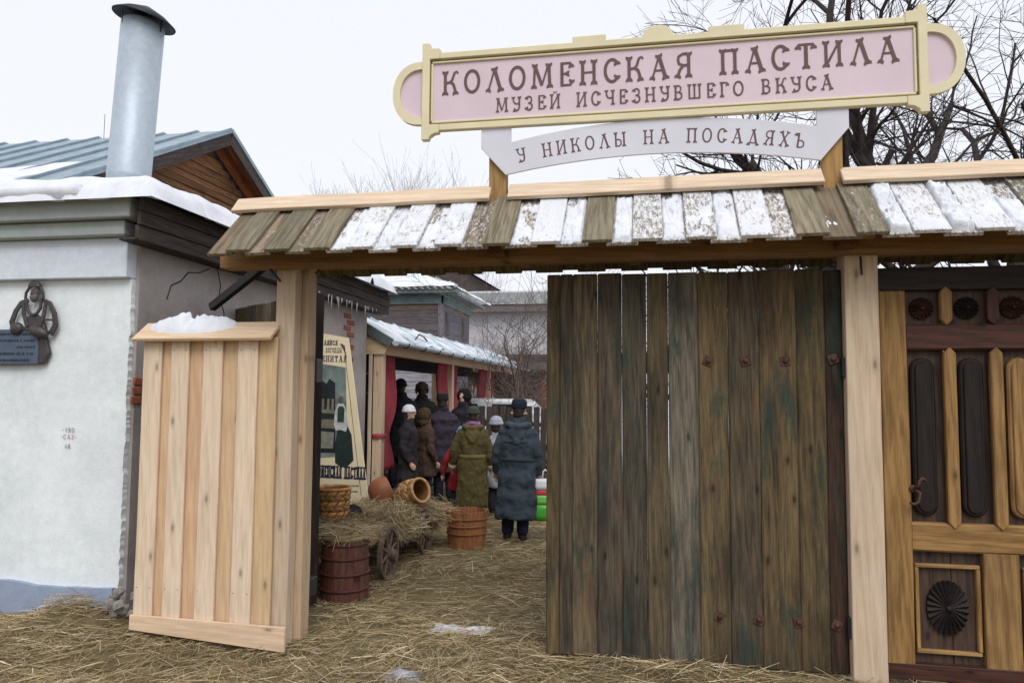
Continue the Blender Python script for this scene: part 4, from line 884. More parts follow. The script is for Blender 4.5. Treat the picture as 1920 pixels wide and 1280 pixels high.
plaited('bark_basket', 'plaited bark basket tipped on its side at the end of the hay cart', Vector((-2.47, 7.62, .60)) - BD * .15, BD.to_track_quat('Z', 'Y').to_euler(), [(0, .10), (.06, .135), (.16, .145), (.25, .12), (.29, .125)], 10, (0.44, 0.25, 0.10))
pot = thing('clay_pot', 'brown clay bowl lying on its side in the hay on the cart', 'pot', (0, 0, 0))
link('bowl', lathe([(.001, 0), (.07, 0), (.115, .03), (.145, .09), (.15, .14), (.14, .185), (.145, .20), (.137, .205), (.13, .19), (.138, .14), (.13, .09), (.06, .02), (.001, .015)], 36, False, False), plain('clay', (0.27, 0.10, 0.045), 0.5, 0.2, 6), pot, smooth=True)
pd = Vector((.78, .52, .34)).normalized(); pot.rotation_euler = pd.to_track_quat('Z', 'Y').to_euler(); pot.location = Vector((-2.70, 7.30, .64)) - pd * .11
brd = tag(link('black_board', prism([(-.05, 0), (.05, 0), (.045, .14), (.0, .19), (-.05, .2)], -.008, .008), M_IRON, None, (-2.60, 6.55, .46), (R(-8), R(-22), R(20))), 'small dark board stuck in the hay beside the upright basket', 'board')

# ------------------------------------------------------------------ market booth
booth = thing('market_booth', 'timber market booth with metal roof, gutter and red curtains along the yard', 'booth', (-3.69, 9.8, 0))
BX = -3.69; BY0, BY1 = 9.78, 20.6
for y in (9.85, 13.55, 16.85, 20.3):
    plank(booth, 'post', (0.13, 0.13, 2.2), (BX, y, 1.1), NW, 'z', color=(.92, .86, .8, 0))
    plank(booth, 'post', (0.13, 0.13, 2.2), (BX - 1.25, y, 1.1), NW, 'z', color=(.8, .7, .6, 0))
plank(booth, 'eave_beam', (0.10, BY1 - BY0, 0.17), (BX + 0.02, (BY0 + BY1) / 2, 2.265), wood('new', 'y'), 'y', color=(.9, .8, .7, 0))
plank(booth, 'eave_beam', (0.10, BY1 - BY0, 0.17), (BX - 1.25, (BY0 + BY1) / 2, 2.265), wood('new', 'y'), 'y', color=(.8, .7, .6, 0))
link('gable_panel', prism([(-1.28, 0), (.1, 0), (.17, .14), (-.5, .50), (-1.28, .12)], -.01, .01), wood('new', 'x'), booth, (BX, BY0 - .02, 2.18), color=(.95, .88, .75, 0))
plank(booth, 'side_panel', (0.05, 0.02, 2.2), (BX - .10, BY0 - .01, 1.1), NW, 'z')
M_TIN = plain('snowy_sheet_metal', (0.50, 0.58, 0.63), 0.35, 0.3, 6, 0.5, 0.4, 0.1)
pz, px_ = 2.36, -3.46
ang = math.atan2(2.77 - pz, -3.46 + 4.19); rl = math.hypot(2.77 - pz, .73)
nsh = 11
for k in range(nsh):
    y0 = BY0 - .06 + (BY1 + .3 - BY0) * k / nsh; y1 = BY0 - .06 + (BY1 + .3 - BY0) * (k + 1) / nsh - .004
    s1 = link('roof_sheet', box((rl, y1 - y0, .012), 0.0), M_TIN, booth, ((px_ - 4.19) / 2, (y0 + y1) / 2, (pz + 2.77) / 2), (0, ang, 0))
    link('seam', box((rl, .025, .03), .003), M_TIN, s1, ((px_ - 4.19) / 2, y0 + .012, (pz + 2.77) / 2 + .02), (0, ang, 0))
    def fs(x, y, k=k): return .03 * max(-.3, min(1, (nz(x, y, k, 3.2) * 1.3 - .05)))
    link('snow', heightgrid(16, 22, lambda a: -.36 + .72 * a, lambda a, y0=y0, y1=y1: (y1 - y0) * (a - .5), fs, lambda x, y, zz: zz > 0), snow_mat(), s1, ((px_ - 4.19) / 2, (y0 + y1) / 2, (pz + 2.77) / 2 + .008), (0, ang, 0), smooth=True)
    link('roof_sheet', box((.83, y1 - y0, .012), 0.0), M_TIN, booth, (-4.59, (y0 + y1) / 2, 2.58), (0, -R(26), 0))
link('verge_flashing', box((rl + .02, .02, .12), .002), plain('grey_green_sheet', (0.10, 0.125, 0.12), .5, .2, 9), booth, ((px_ - 4.19) / 2 - .02, BY0 - .075, (pz + 2.77) / 2 - .03), (0, ang, 0))
bm = bmesh.new(); gp = [(.06 * math.cos(a), .06 * math.sin(a)) for a in np.linspace(math.pi, 2 * math.pi, 9)]
gv = [[bm.verts.new((x, y, z)) for x, z in gp] for y in (BY0 - .1, BY1 + .25)]
for k in range(8): bm.faces.new((gv[0][k], gv[0][k + 1], gv[1][k + 1], gv[1][k]))
bm.faces.new(gv[0]); bm.faces.new(gv[1])
link('gutter', bm_mesh(bm), M_ZINC, booth, (-3.40, 0, 2.345), smooth=False)
for k in range(14): link('gutter_hook', tube([(.065 * math.cos(a), 0, .065 * math.sin(a)) for a in np.linspace(math.pi, 2 * math.pi, 8)], .008, 5), M_IRON, booth, (-3.40, BY0 + .3 + k * .8, 2.345))
link('wire_loop', tube([(.0, 0, 0), (.03, .1, .09), (.05, .3, .06), (.08, .38, .0)], .012, 6), M_RUST, booth, (-3.68, 11.4, 2.50), smooth=True)
# red curtains gathered at the posts
def curtain(y, wd, z0, z1, tie, s):
    vs = []; fs = []; nx, nzv = 26, 22
    for j in range(nzv + 1):
        tz = j / nzv; z = z0 + (z1 - z0) * tz; pinch = 1 - 0.65 * math.exp(-((z - tie) / .22) ** 2) if tie else 1
        for i in range(nx + 1):
            u = i / nx - .5; vs.append((.035 * math.sin(u * 34 + s) * (0.5 + .5 * pinch) + .02 * math.sin(z * 5 + s), u * wd * pinch * (1 + .1 * (1 - tz)), z))
    for j in range(nzv):
        for i in range(nx):
            a = j * (nx + 1) + i; fs.append((a, a + 1, a + nx + 2, a + nx + 1))
    o = link('curtain', mesh('curtain', vs, fs), plain('red_cloth', (0.32, 0.055, 0.07), .9, .15, 12), booth, (BX - .02, y, 0), smooth=True)
    sm = o.modifiers.new('solid', 'SOLIDIFY'); sm.thickness = .004; return o
curtain(10.25, .55, .55, 2.2, 1.05, 0); curtain(13.15, .6, .5, 2.2, None, 1); curtain(13.95, .4, .5, 2.2, None, 2); curtain(16.45, .7, .5, 2.2, None, 3); curtain(17.2, .4, .5, 2.2, None, 4)
link('curtain_tie', lathe([(.10, -.03), (.11, 0), (.10, .03)], 14, False, False), plain('red_cloth', (0.32, 0.055, 0.07)), booth, (BX, 9.85, 1.06))
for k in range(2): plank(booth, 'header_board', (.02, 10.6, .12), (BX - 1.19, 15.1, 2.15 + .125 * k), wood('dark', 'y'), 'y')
for k in range(10): plank(booth, 'shade_ceiling_board', (.14, 10.6, .02), (BX - 1.2 + .142 * k, 15.1, 2.375), wood('dark', 'y'), 'y', n=2)  # dark ceiling added to deepen the shade inside the booth
for k in range(10): plank(booth, 'counter_shade_board', (0.02, 10.2, .13), (BX - 1.32, 15.1, .15 + .135 * k), wood('dark', 'y'), 'y')  # back counter boarding, carried up higher to darken the booth inside
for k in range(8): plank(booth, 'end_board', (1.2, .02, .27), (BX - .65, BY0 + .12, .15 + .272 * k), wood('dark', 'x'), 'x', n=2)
for k in range(9): plank(booth, 'floor_board', (.14, 10.4, .03), (BX - 1.2 + .148 * k, 15.1, .13), wood('grey', 'y'), 'y', n=3)
plank(booth, 'step', (.25, 2.0, .12), (BX + .28, 11.6, .07), wood('cart', 'y'), 'y')

# ------------------------------------------------------------------ people
def blend_mesh(name, bm, mat, parent, vox=0.016, smooth=6, disp=0.0, dscale=0.12):
    me = bm_mesh(bm); o = link(name, me, mat, parent)
    r = o.modifiers.new('remesh', 'REMESH'); r.mode = 'VOXEL'; r.voxel_size = vox; r.use_smooth_shade = True
    sm_ = o.modifiers.new('smooth', 'SMOOTH'); sm_.iterations = smooth; sm_.factor = .5
    if disp:
        tx = bpy.data.textures.new('folds', 'CLOUDS'); tx.noise_scale = dscale
        d = o.modifiers.new('folds', 'DISPLACE'); d.texture = tx; d.strength = disp; d.mid_level = .5; d.texture_coords = 'LOCAL'
        s2 = o.modifiers.new('smooth', 'SMOOTH'); s2.iterations = 2; s2.factor = .5
    return o
def cloth(name, c, kind='plain'):
    if name in MATS: return MATS[name]
    t = NT(name); v = t.coords(rnd=False)
    f = t.noise(v, 7, 5); col = t.ramp(f, [(0.3, [x * .75 for x in c]), (0.7, [min(1, x * 1.25) for x in c])])
    if kind == 'fur':
        vv = t.coords((1, 1, .35), False); n = t.noise(vv, 60, 5, .7); col = t.mix(1.0, col, t.ramp(n, [(.3, .55), (.7, 1.4)]), 'MULTIPLY'); t.bump(n, .9, .02)
    elif kind == 'quilt':
        w_ = t.n('TexWave', bands_direction='Z'); w_.inputs['Scale'].default_value = 1.6; w_.inputs['Distortion'].default_value = 1.2; w_.inputs['Detail'].default_value = 2; t.l(v, w_.inputs['Vector']); t.bump(w_.outputs['Fac'], .5, .03)
    elif kind == 'knit':
        w_ = t.n('TexWave', bands_direction='X'); w_.inputs['Scale'].default_value = 22; t.l(v, w_.inputs['Vector']); t.bump(w_.outputs['Fac'], .6, .01)
    else: t.bump(t.noise(v, 14, 6, .6), .4, .02)
    MATS[name] = t.done(col, .85, .2); return MATS[name]
SKIN = plain('skin', (0.50, 0.30, 0.22), .55, .08, 8, .35, 0, .05)
def person(label, loc, face, H, coat, hat, hem=.55, bulk=1.0, trousers=(.02, .022, .03), extra=None, child=False, arms=None, elbow=0.02):
    """stands at the origin looking along +y, height H to the crown of the hat; turned by face (degrees) afterwards"""
    root = thing('person', label, 'person', (0, 0, 0), None)
    arms = arms or (random.uniform(.03, .10) + .05 * (bulk - 1), random.uniform(.03, .10) + .05 * (bulk - 1)); elbow = random.uniform(.0, .09)
    s = H / 1.78; hs = s * (1.22 if child else 1.0); b = bulk
    sh = 1.42 * s - (0.05 * s if child else 0); hipz = .88 * s; hz = H - .02 - .125 * hs
    # body: one continuous figure under the clothes
    bm = bmesh.new()
    ellipsoid_into(bm, (0, .012 * hs, hz), (.075 * hs, .092 * hs, .115 * hs)); ellipsoid_into(bm, (0, .045 * hs, hz - .065 * hs), (.052 * hs, .055 * hs, .05 * hs))
    tube_into(bm, [(0, .095 * hs, hz + .02 * hs), (0, .118 * hs, hz - .015 * hs), (0, .098 * hs, hz - .03 * hs)], [.009 * hs, .015 * hs, .012 * hs], 8)
    for sg in (-1, 1): ellipsoid_into(bm, (sg * .076 * hs, 0, hz - .005), (.012 * hs, .022 * hs, .032 * hs))
    tube_into(bm, [(0, 0, hz - .04), (0, -.005, sh - .04)], [.055 * s, .06 * s], 12)
    loft_into(bm, [(hipz - .08 * s, .13 * s, .09 * s, 0, 0), (hipz, .155 * s, .105 * s, 0, 0), (1.1 * s, .135 * s, .09 * s, 0, 0), (1.3 * s, .165 * s, .105 * s, 0, 0), (sh - .02, .15 * s, .08 * s, 0, 0), (sh + .03, .06 * s, .05 * s, 0, 0)])
    hands = []
    for sg, out in ((-1, arms[0]), (1, arms[1])):
        S = Vector((sg * .175 * s, 0, sh - .05 * s)); E_ = Vector((sg * (.215 * s + out * .7), -elbow * s, sh - .33 * s)); Wr = Vector((sg * (.22 * s + out), .05 * s, sh - .58 * s))
        tube_into(bm, [S, (S + E_) / 2, E_, (E_ + Wr) / 2, Wr], [.052 * s, .047 * s, .04 * s, .036 * s, .028 * s], 10)
        hands.append((sg, S, E_, Wr)); d = (Wr - E_).normalized()
        tube_into(bm, [Wr, Wr + d * .05 * s, Wr + d * .09 * s], [.028 * s, .038 * s, .034 * s], 10, True, .55)
        for q in range(4):
            o = Vector((0, (q - 1.5) * .019 * s, 0)); l = (.066, .078, .074, .056)[q] * s; a = Wr + d * .085 * s + o
            tube_into(bm, [a, a + d * l * .5 + Vector((-sg * .004, 0, 0)), a + d * l * .85 + Vector((-sg * .022 * s, 0, 0))], [.0098, .009, .0075], 6)
        a = Wr + d * .03 * s + Vector((0, .03 * s, 0)); tube_into(bm, [a, a + d * .03 * s + Vector((0, .02 * s, 0)), a + d * .06 * s + Vector((-sg * .008, .024 * s, 0))], [.012, .0105, .008], 6)
    for sg in (-1, 1): tube_into(bm, [(sg * .085 * s, 0, hipz), (sg * .09 * s, .01, .48 * s), (sg * .09 * s, -.01, .27 * s), (sg * .09 * s, -.01, .07 * s)], [.085 * s, .06 * s, .055 * s, .04 * s], 12)
    blend_mesh('body', bm, SKIN, root, .009, 2)
    # trousers and boots
    bm = bmesh.new()
    for sg in (-1, 1): tube_into(bm, [(sg * .08 * s, 0, hipz + .03), (sg * .092 * s, .01, .48 * s), (sg * .095 * s, -.012, .25 * s), (sg * .095 * s, -.012, .10 * s)], [.105 * s, .085 * s, .08 * s, .072 * s], 14)
    blend_mesh('trousers', bm, cloth('trousers_%.3f_%.3f' % (trousers[0], trousers[2]), trousers), root, .014, 4, .012, .08)
    for sg in (-1, 1):
        bm = bmesh.new(); tube_into(bm, [(sg * .095 * s, -.012, .20 * s), (sg * .095 * s, -.012, .06 * s)], [.062 * s, .056 * s], 12); ellipsoid_into(bm, (sg * .10 * s, .055 * s, .045 * s), (.052 * s, .135 * s, .046 * s))
        blend_mesh('boot', bm, plain('black_leather', (.016, .015, .015), .5, .2, 9), root, .012, 3)
    # coat
    hemz = hem * s; bm = bmesh.new()
    loft_into(bm, [(hemz, .215 * s * b, .165 * s * b, 0, 0), (hemz + .05, .22 * s * b, .17 * s * b, 0, 0), ((hemz + 1.0 * s) / 2, .205 * s * b, .155 * s * b, 0, 0), (1.0 * s, .19 * s * b, .14 * s * b, 0, 0), (1.2 * s, .20 * s * b, .145 * s * b, 0, -.005), (sh - .07 * s, .205 * s * b, .135 * s * b, 0, -.01), (sh, .15 * s * b, .105 * s, 0, -.012), (sh + .05 * s, .098 * s, .092 * s, 0, 0), (sh + .125 * s, .084 * s, .084 * s, 0, 0)], 44, lambda a, z: (.055 * max(0, min(1, (1.05 * s - z) / (.6 * s))) + .012) * math.sin(6 * a + H * 40 + 3 * math.sin(2 * a + z * 2)))
    for sg, S, E_, Wr in hands:
        S2 = S + Vector((-sg * .02, 0, 0)); tube_into(bm, [S2, (S + E_) / 2, E_, (E_ + Wr) / 2, Wr], [.082 * s, .078 * s, .072 * s, .066 * s, .055 * s], 14)
    if extra and 'hood' in extra:
        pass
    blend_mesh('coat', bm, coat, root, .012, 3, .045 * s, .085)
    if extra and 'hood' in extra:            # hood hanging down the back
        bm = bmesh.new(); ellipsoid_into(bm, (0, -.135 * s, sh - .075 * s), (.125 * s, .075 * s, .125 * s)); ellipsoid_into(bm, (0, -.15 * s, sh - .16 * s), (.07 * s, .06 * s, .08 * s))
        tube_into(bm, [(-.10 * s, .05 * s, sh + .03 * s), (-.135 * s, -.06 * s, sh + .03 * s), (-.09 * s, -.155 * s, sh + .025 * s), (0, -.185 * s, sh + .015 * s), (.09 * s, -.155 * s, sh + .025 * s), (.135 * s, -.06 * s, sh + .03 * s), (.10 * s, .05 * s, sh + .03 * s)], .042 * s, 10)
        blend_mesh('hood', bm, extra['hood'], root, .012, 3, .022, .07)
    if extra and 'belt' in extra:
        link('belt', lathe([(.196 * s * b, -.022), (.203 * s * b, 0), (.196 * s * b, .022)], 30, False, False), extra['belt'], root, (0, 0, 1.0 * s)).scale = (1.02, .79, 1)
    if extra and 'seam' in extra:
        for zz in (1.02 * s, 1.24 * s): link('coat_seam', lathe([(.205 * s * b, -.012), (.211 * s * b, 0), (.205 * s * b, .012)], 30, False, False), coat, root, (0, -.004, zz)).scale = (1.0, .755, 1)
    if extra and 'scarf' in extra:
        bm = bmesh.new()
        tube_into(bm, [(.085 * s * math.cos(a), .085 * s * math.sin(a), hz - .14 * hs + .01 * math.sin(3 * a)) for a in np.linspace(0, 2 * math.pi, 17)], .034 * s, 10); blend_mesh('scarf', bm, extra['scarf'], root, .012, 3, .01, .05)
    if extra and 'fur_cuffs' in extra:
        for sg, S, E_, Wr in hands:
            bm = bmesh.new(); d = (Wr - E_).normalized(); tube_into(bm, [Wr - d * .03, Wr + d * .03], .07 * s, 14); blend_mesh('cuff', bm, extra['fur_cuffs'], root, .012, 2, .015, .03)
    # hair and hat
    bm = bmesh.new(); ellipsoid_into(bm, (0, -.012 * hs, hz + .015), (.083 * hs, .092 * hs, .108 * hs)); ellipsoid_into(bm, (0, -.035 * hs, hz - .05 * hs), (.072 * hs, .06 * hs, .07 * hs))
    blend_mesh('hair', bm, plain('dark_hair', (.03, .022, .018), .6, .3, 30), root, .012, 3)
    kind, hm = hat; bm = bmesh.new(); tz = H - .005
    if kind == 'knit':
        ellipsoid_into(bm, (0, .0, hz + .06 * hs), (.097 * hs, .108 * hs, tz - hz - .06 * hs)); tube_into(bm, [(.09 * hs * math.cos(a), .004 + .102 * hs * math.sin(a), hz + .025 * hs) for a in np.linspace(0, 2 * math.pi, 17)], .022 * hs, 10)
    elif kind == 'ushanka':
        ellipsoid_into(bm, (0, 0, hz + .06 * hs), (.105 * hs, .115 * hs, tz - hz - .06 * hs)); loft_into(bm, [(hz + .0 * hs, .108 * hs, .118 * hs, 0, 0), (hz + .09 * hs, .112 * hs, .12 * hs, 0, 0)])
        for sg in (-1, 1): ellipsoid_into(bm, (sg * .098 * hs, -.0, hz - .01 * hs), (.024 * hs, .06 * hs, .075 * hs))
    elif kind == 'cap':
        loft_into(bm, [(hz + .015 * hs, .098 * hs, .108 * hs, 0, 0), (hz + .085 * hs, .100 * hs, .112 * hs, 0, 0), (tz - .012, .088 * hs, .098 * hs, 0, 0), (tz, .06 * hs, .07 * hs, 0, 0)])
    elif kind == 'hood':
        ellipsoid_into(bm, (0, -.03 * hs, hz + .01), (.135 * hs, .13 * hs, tz - hz)); ellipsoid_into(bm, (0, -.05 * hs, hz - .12 * hs), (.12 * hs, .10 * hs, .1 * hs))
    o = blend_mesh('hat', bm, hm, root, .011, 3, .006 if kind != 'hood' else .03, .04)
    if extra and 'pompom' in extra: ellipsoid_mesh = bmesh.new(); ellipsoid_into(ellipsoid_mesh, (0, 0, tz + .02), (.035, .035, .032)); blend_mesh('pompom', ellipsoid_mesh, extra['pompom'], root, .009, 1, .012, .015)
    if extra and 'bands' in extra:
        for k, (zz, r_, mt) in enumerate(extra['bands']): link('hat_band', lathe([(r_, -.012), (r_ + .004, 0), (r_, .012)], 26, False, False), mt, root, (0, .002, zz)).scale = (1, 1.1, 1)
    if extra and 'brim' in extra:
        bm = bmesh.new(); tube_into(bm, [(.092 * hs * math.sin(a), .10 * hs * math.cos(a), hz - .015 * hs - .03 * hs * abs(math.sin(a))) for a in np.linspace(-2.2, 2.2, 15)], [.018] * 15, 8); blend_mesh('hat_fur', bm, extra['brim'], root, .010, 2, .02, .02)
    q_ = random.Random(int(H * 1000 + face)); root.location = loc; root.rotation_euler = (R(q_.uniform(-1, 3)), R(q_.uniform(-2.5, 2.5)), R(face)); return root
dk = lambda n, c, k='plain': cloth(n, c, k)
person('person in long blue-grey padded coat and dark hat seen from behind, carrying a bag', (-1.50, 8.36, 0), 4, 1.60, dk('blue_grey_padding', (.041, .056, .070), 'quilt'), ('cap', dk('navy_hat', (.016, .02, .03))), .29, 1.2, (.012, .014, .03), {'hood': dk('blue_grey_hood', (.052, .068, .083)), 'seam': 1, 'brim': dk('pale_fur', (.42, .35, .28), 'fur')})
person('person in olive brown fur coat with green hat and purple scarf seen from behind', (-2.28, 9.55, 0), 8, 1.50, dk('olive_fur', (.085, .068, .026), 'fur'), ('knit', dk('grey_green_knit', (.055, .065, .055), 'knit')), .22, 1.12, (.03, .02, .015), {'hood': dk('olive_hood', (.13, .105, .045), 'fur'), 'belt': dk('olive_belt', (.16, .13, .055)), 'scarf': dk('purple_scarf', (.27, .11, .30)), 'fur_cuffs': dk('cuff_fur', (.35, .29, .2), 'fur')})
W_, N_, B_ = dk('white_knit', (.62, .64, .68), 'knit'), dk('black_knit', (.02, .02, .035), 'knit'), dk('sky_blue_knit', (.16, .32, .52), 'knit')
person('child in red jacket and patterned blue bobble hat between the adults', (-2.56, 9.95, 0), 10, 1.22, dk('red_jacket', (.24, .02, .02)), ('knit', B_), .5, 1.05, (.02, .02, .03), {'pompom': N_, 'bands': [(1.140, .078, W_), (1.105, .0955, N_), (1.08, .094, W_)]}, True)
person('person in dark padded jacket and white knitted hat turned to the right', (-3.30, 10.0, 0), -75, 1.50, dk('dark_padding', (.022, .019, .022), 'quilt'), ('knit', W_), .42, 1.12, (.012, .012, .016))
person('person in brown jacket standing behind the white hat', (-3.24, 10.55, 0), -40, 1.44, dk('brown_jacket', (.055, .034, .024)), ('hood', dk('brown_fur', (.06, .04, .022), 'fur')), .55, 1.1)
person('person in dark purple padded jacket and black cap seen from behind', (-3.05, 11.0, 0), 15, 1.66, dk('purple_padding', (.035, .028, .042), 'quilt'), ('cap', dk('black_cap', (.014, .015, .018))), .5, 1.25)
person('person in black wearing a round black hat inside the booth', (-3.95, 11.5, .15), 20, 1.74, dk('black_coat', (.012, .012, .013)), ('knit', dk('black_hat', (.010, .010, .011))), .5, 1.25)
person('person in black with brown fur hat inside the booth', (-3.75, 12.1, .15), 30, 1.70, dk('black_coat_b', (.014, .013, .013)), ('ushanka', dk('brown_fur_hat', (.055, .045, .036), 'fur')), .5, 1.2)
person('person in dark hooded coat facing the camera near the second curtain', (-3.15, 12.6, 0), 165, 1.74, dk('charcoal_coat', (.022, .02, .025)), ('hood', dk('black_fur', (.012, .011, .012), 'fur')), .5, 1.2)
person('person in pale blue knitted hat half hidden behind the blue-grey coat', (-2.05, 10.1, 0), 5, 1.36, dk('light_jacket', (.30, .32, .35)), ('knit', dk('pale_blue_knit', (.36, .40, .46), 'knit')), .5, 1.0, (.02, .022, .03), None, True)
tag(link('paper_sheet', box((.10, .004, .12), 0), plain('white_paper', (.7, .72, .8), .7, .03, 3), None, (-3.22, 10.62, 1.12), (R(20), R(10), R(-20))), 'sheet of white paper held among the people by the booth', 'paper')
# shopping bag
bag = thing('shopping_bag', 'white, red and green plastic carrier bag beside the blue-grey coat', 'bag', (-1.16, 8.42, .22))
for nm, z0, z1, c in (('bag_lower', .24, .42, (.06, .38, .03)), ('bag_middle', .42, .52, (.16, .50, .08)), ('red_band', .52, .58, (.55, .03, .05)), ('bag_upper', .58, .70, (.72, .74, .76))):
    bm = bmesh.new(); g = lambda z: 1 + .12 * math.sin((z - .2) * 7)
    loft_into(bm, [(z0 + (z1 - z0) * q / 3, .145 * g(z0 + (z1 - z0) * q / 3), .055 * g(z0 + (z1 - z0) * q / 3) * (1.3 - (z0 + (z1 - z0) * q / 3)), 0, .008 * nz(z0 + q * .1, 3, 0, 9)) for q in range(4)], 20)
    link(nm, bm_mesh(bm), plain('plastic_' + nm, c, .3, .08, 9, .5), bag, (-1.16, 8.42, 0), (0, 0, R(6)), smooth=True)
link('handle', tube([(-1.20, 8.40, .69), (-1.19, 8.41, .78), (-1.17, 8.41, .80), (-1.14, 8.41, .78), (-1.12, 8.42, .69)], .01, 6), plain('plastic_bag_upper', (.72, .74, .76)), bag, smooth=True)

# ------------------------------------------------------------------ buildings at the end of the yard
barn = thing('timber_barn', 'grey timber barn with snow-covered corrugated roof behind the booth', 'barn', (-7.0, 21.5, 0))
BXR, BYF, BYB = -5.70, 20.0, 23.2
link('wall_core', box((5.0, BYB - BYF, 4.3), 0), wood('eave', 'x'), barn, (BXR - 2.5 - .03, (BYF + BYB) / 2, 2.15))
for k in range(22):
    z = .1 + k * .198
    c = random.choice(((1, 1, 1.05, 0), (.8, .78, .8, 0), (1.1, .95, .85, 0), (.9, .9, 1, 0)))
    plank(barn, 'wall_board', (5.0, .03, .194), (BXR - 2.5, BYF - .03, z), wood('grey', 'x'), 'x', color=c, n=3)
    plank(barn, 'wall_board', (.03, BYB - BYF, .194), (BXR - .012, (BYF + BYB) / 2, z), wood('grey', 'y'), 'y', color=(c[0] * 1.2, c[1] * 1.25, c[2] * 1.35, 0), n=3)
plank(barn, 'corner_board', (.14, .10, 4.3), (BXR - .02, BYF - .04, 2.15), wood('grey', 'z'), 'z', color=(1.3, 1.35, 1.5, 0))
M_GREENP = plaster('worn_green_paint', (.17, .215, .21), (.08, .085, .085), .7, None, .7, 2.0)
link('frieze', box((5.2, .06, .26), .004), M_GREENP, barn, (BXR - 2.4, BYF - .07, 4.26))
link('frieze', box((.06, BYB - BYF + .2, .26), .004), M_GREENP, barn, (BXR + .04, (BYF + BYB) / 2, 4.25))
link('eave_board', box((5.6, .35, .10), .004), M_GREENP, barn, (BXR - 2.3, BYF - .2, 4.45))
link('eave_board', box((.42, BYB - BYF + .7, .08), .004), M_GREENP, barn, (BXR + .22, (BYF + BYB) / 2, 4.42))
for y in (20.55, 22.4):
    fw = link('window', box((.05, .34, .62), .01), wood('grey', 'z'), barn, (BXR + .015, y, 3.62)); link('opening', box((.02, .22, .48), .0), M_IRON, fw, (BXR + .04, y, 3.62))
vs = []; fs = []; nw = 150                                        # corrugated hip roof
def barnz(x, y): return 4.52 + .38 * min(y - (BYF - .45), (BXR + .5) - x)
for j in range(9):
    for i in range(nw + 1):
        x = BXR + .5 - 5.8 * i / nw; y = BYF - .45 + 2.3 * j / 8; vs.append((x, y, 4.52 + .38 * min(y - (BYF - .45), 9) + .03 * math.sin(i * 2 * math.pi / 5)))
for j in range(8):
    for i in range(nw):
        a = j * (nw + 1) + i
        if vs[a][2] < barnz(*vs[a][:2]) + .06: fs.append((a, a + 1, a + nw + 2, a + nw + 1))
rf = link('roof', mesh('roof', vs, fs), plain('asbestos', (.28, .29, .29), .9, .2, 6), barn)
link('snow', heightgrid(80, 50, lambda a: BXR - 5.4 + 5.85 * a, lambda a: BYF - .38 + 5.0 * a, lambda x, y: barnz(x, y) + .10 + .03 * nz(x, y, 0, 1.2) - (0.06 if min(y - BYF + .38, BXR + .46 - x) < .05 else 0), ), snow_mat(), rf, smooth=True)
# farther pale building
farb = thing('far_building', 'pale far building with dark eave behind the bare shrubs', 'building', (-5.5, 32, 0))
link('wall', box((5.6, 5, 5.2), 0), plaster('far_wall', (.42, .42, .43), (.28, .28, .29), .6), farb, (-6.2, 33.0, 2.6))
for k in range(16): plank(farb, 'lower_log', (5.7, .12, .2), (-6.2, 30.46, .1 + k * .205), wood('eave', 'x'), 'x', color=(1.1, 1, .95, 0), n=2)
plank(farb, 'eave_board', (6.2, .5, .28), (-6.2, 30.3, 5.15), wood('grey', 'x'), 'x'); link('roof', prism([(-3.1, 0), (3.1, 0), (2.6, .5), (-2.6, .5)], -.4, 5), plain('asbestos', (.28, .29, .29), .9, .2, 6), farb, (-6.2, 30.4, 5.32)); 
link('snow', prism([(-3.0, 0), (3.0, 0), (2.6, .42), (-2.6, .42)], -.3, 5), snow_mat(), farb, (-6.2, 30.35, 5.46))
rearh = thing('rear_house', 'snowy roof and gable of a farther house above the barn', 'house', (-12, 34, 0))
link('wall', prism([(-3, 0), (3, 0), (3, 6.2), (0, 8.0), (-3, 6.2)], 0, 6), wood('eave', 'x'), rearh, (-9.6, 33, 0)); link('chimney', box((.5, .5, 1.5), .01), M_BLUEROOF, rearh, (-8.2, 35, 8.2))
for sg in (-1, 1): link('roof', box((3.7, 6.6, .12), 0), snow_mat(), rearh, (-9.6 + sg * 1.6, 36, 7.2), (0, sg * R(31), 0))
# log shed and brick ruin
shed = thing('log_shed', 'dark log shed with pale gaps beyond the booth', 'shed', (-4.4, 24, 0))
for k in range(12): link('log', tube([(-5.1, 24.4, .12 + .2 * k), (-3.6, 24.4, .12 + .2 * k)], .10, 10), wood('eave', 'x'), shed, color=(1.2, 1.05, 1, 0), smooth=True)
link('inner_wall', box((1.4, .04, 2.4), 0), wood('eave', 'x'), shed, (-4.35, 24.5, 1.2)); link('roof', box((2.0, 1.6, .1), 0), wood('eave', 'x'), shed, (-4.35, 24.8, 2.55), (R(10), 0, 0))
ruin = thing('brick_wall', 'ruined red brick wall with snow at the end of the yard', 'wall', (-3.2, 25, 0))
link('mortar', box((2.3, .3, 2.4), 0), plain('mortar', (.34, .31, .29), .95, .2, 9), ruin, (-2.7, 25.2, 1.2)); brick_me = box((.24, .1, .066), .006)
for r_ in range(30):
    for c_ in range(9):
        if r_ > 24 and random.random() < .4: continue
        link('brick', brick_me, plain('brick_far', (.30, .12, .07), .9, .4, 3), ruin, (-3.75 + c_ * .255 + (.12 if r_ % 2 else 0), 25.02, .05 + r_ * .08))
link('snow', patch(-3.9, -1.5, 25.0, 25.4, 2.38, .12, 1.5, 6, 3), snow_mat(), ruin, smooth=True)
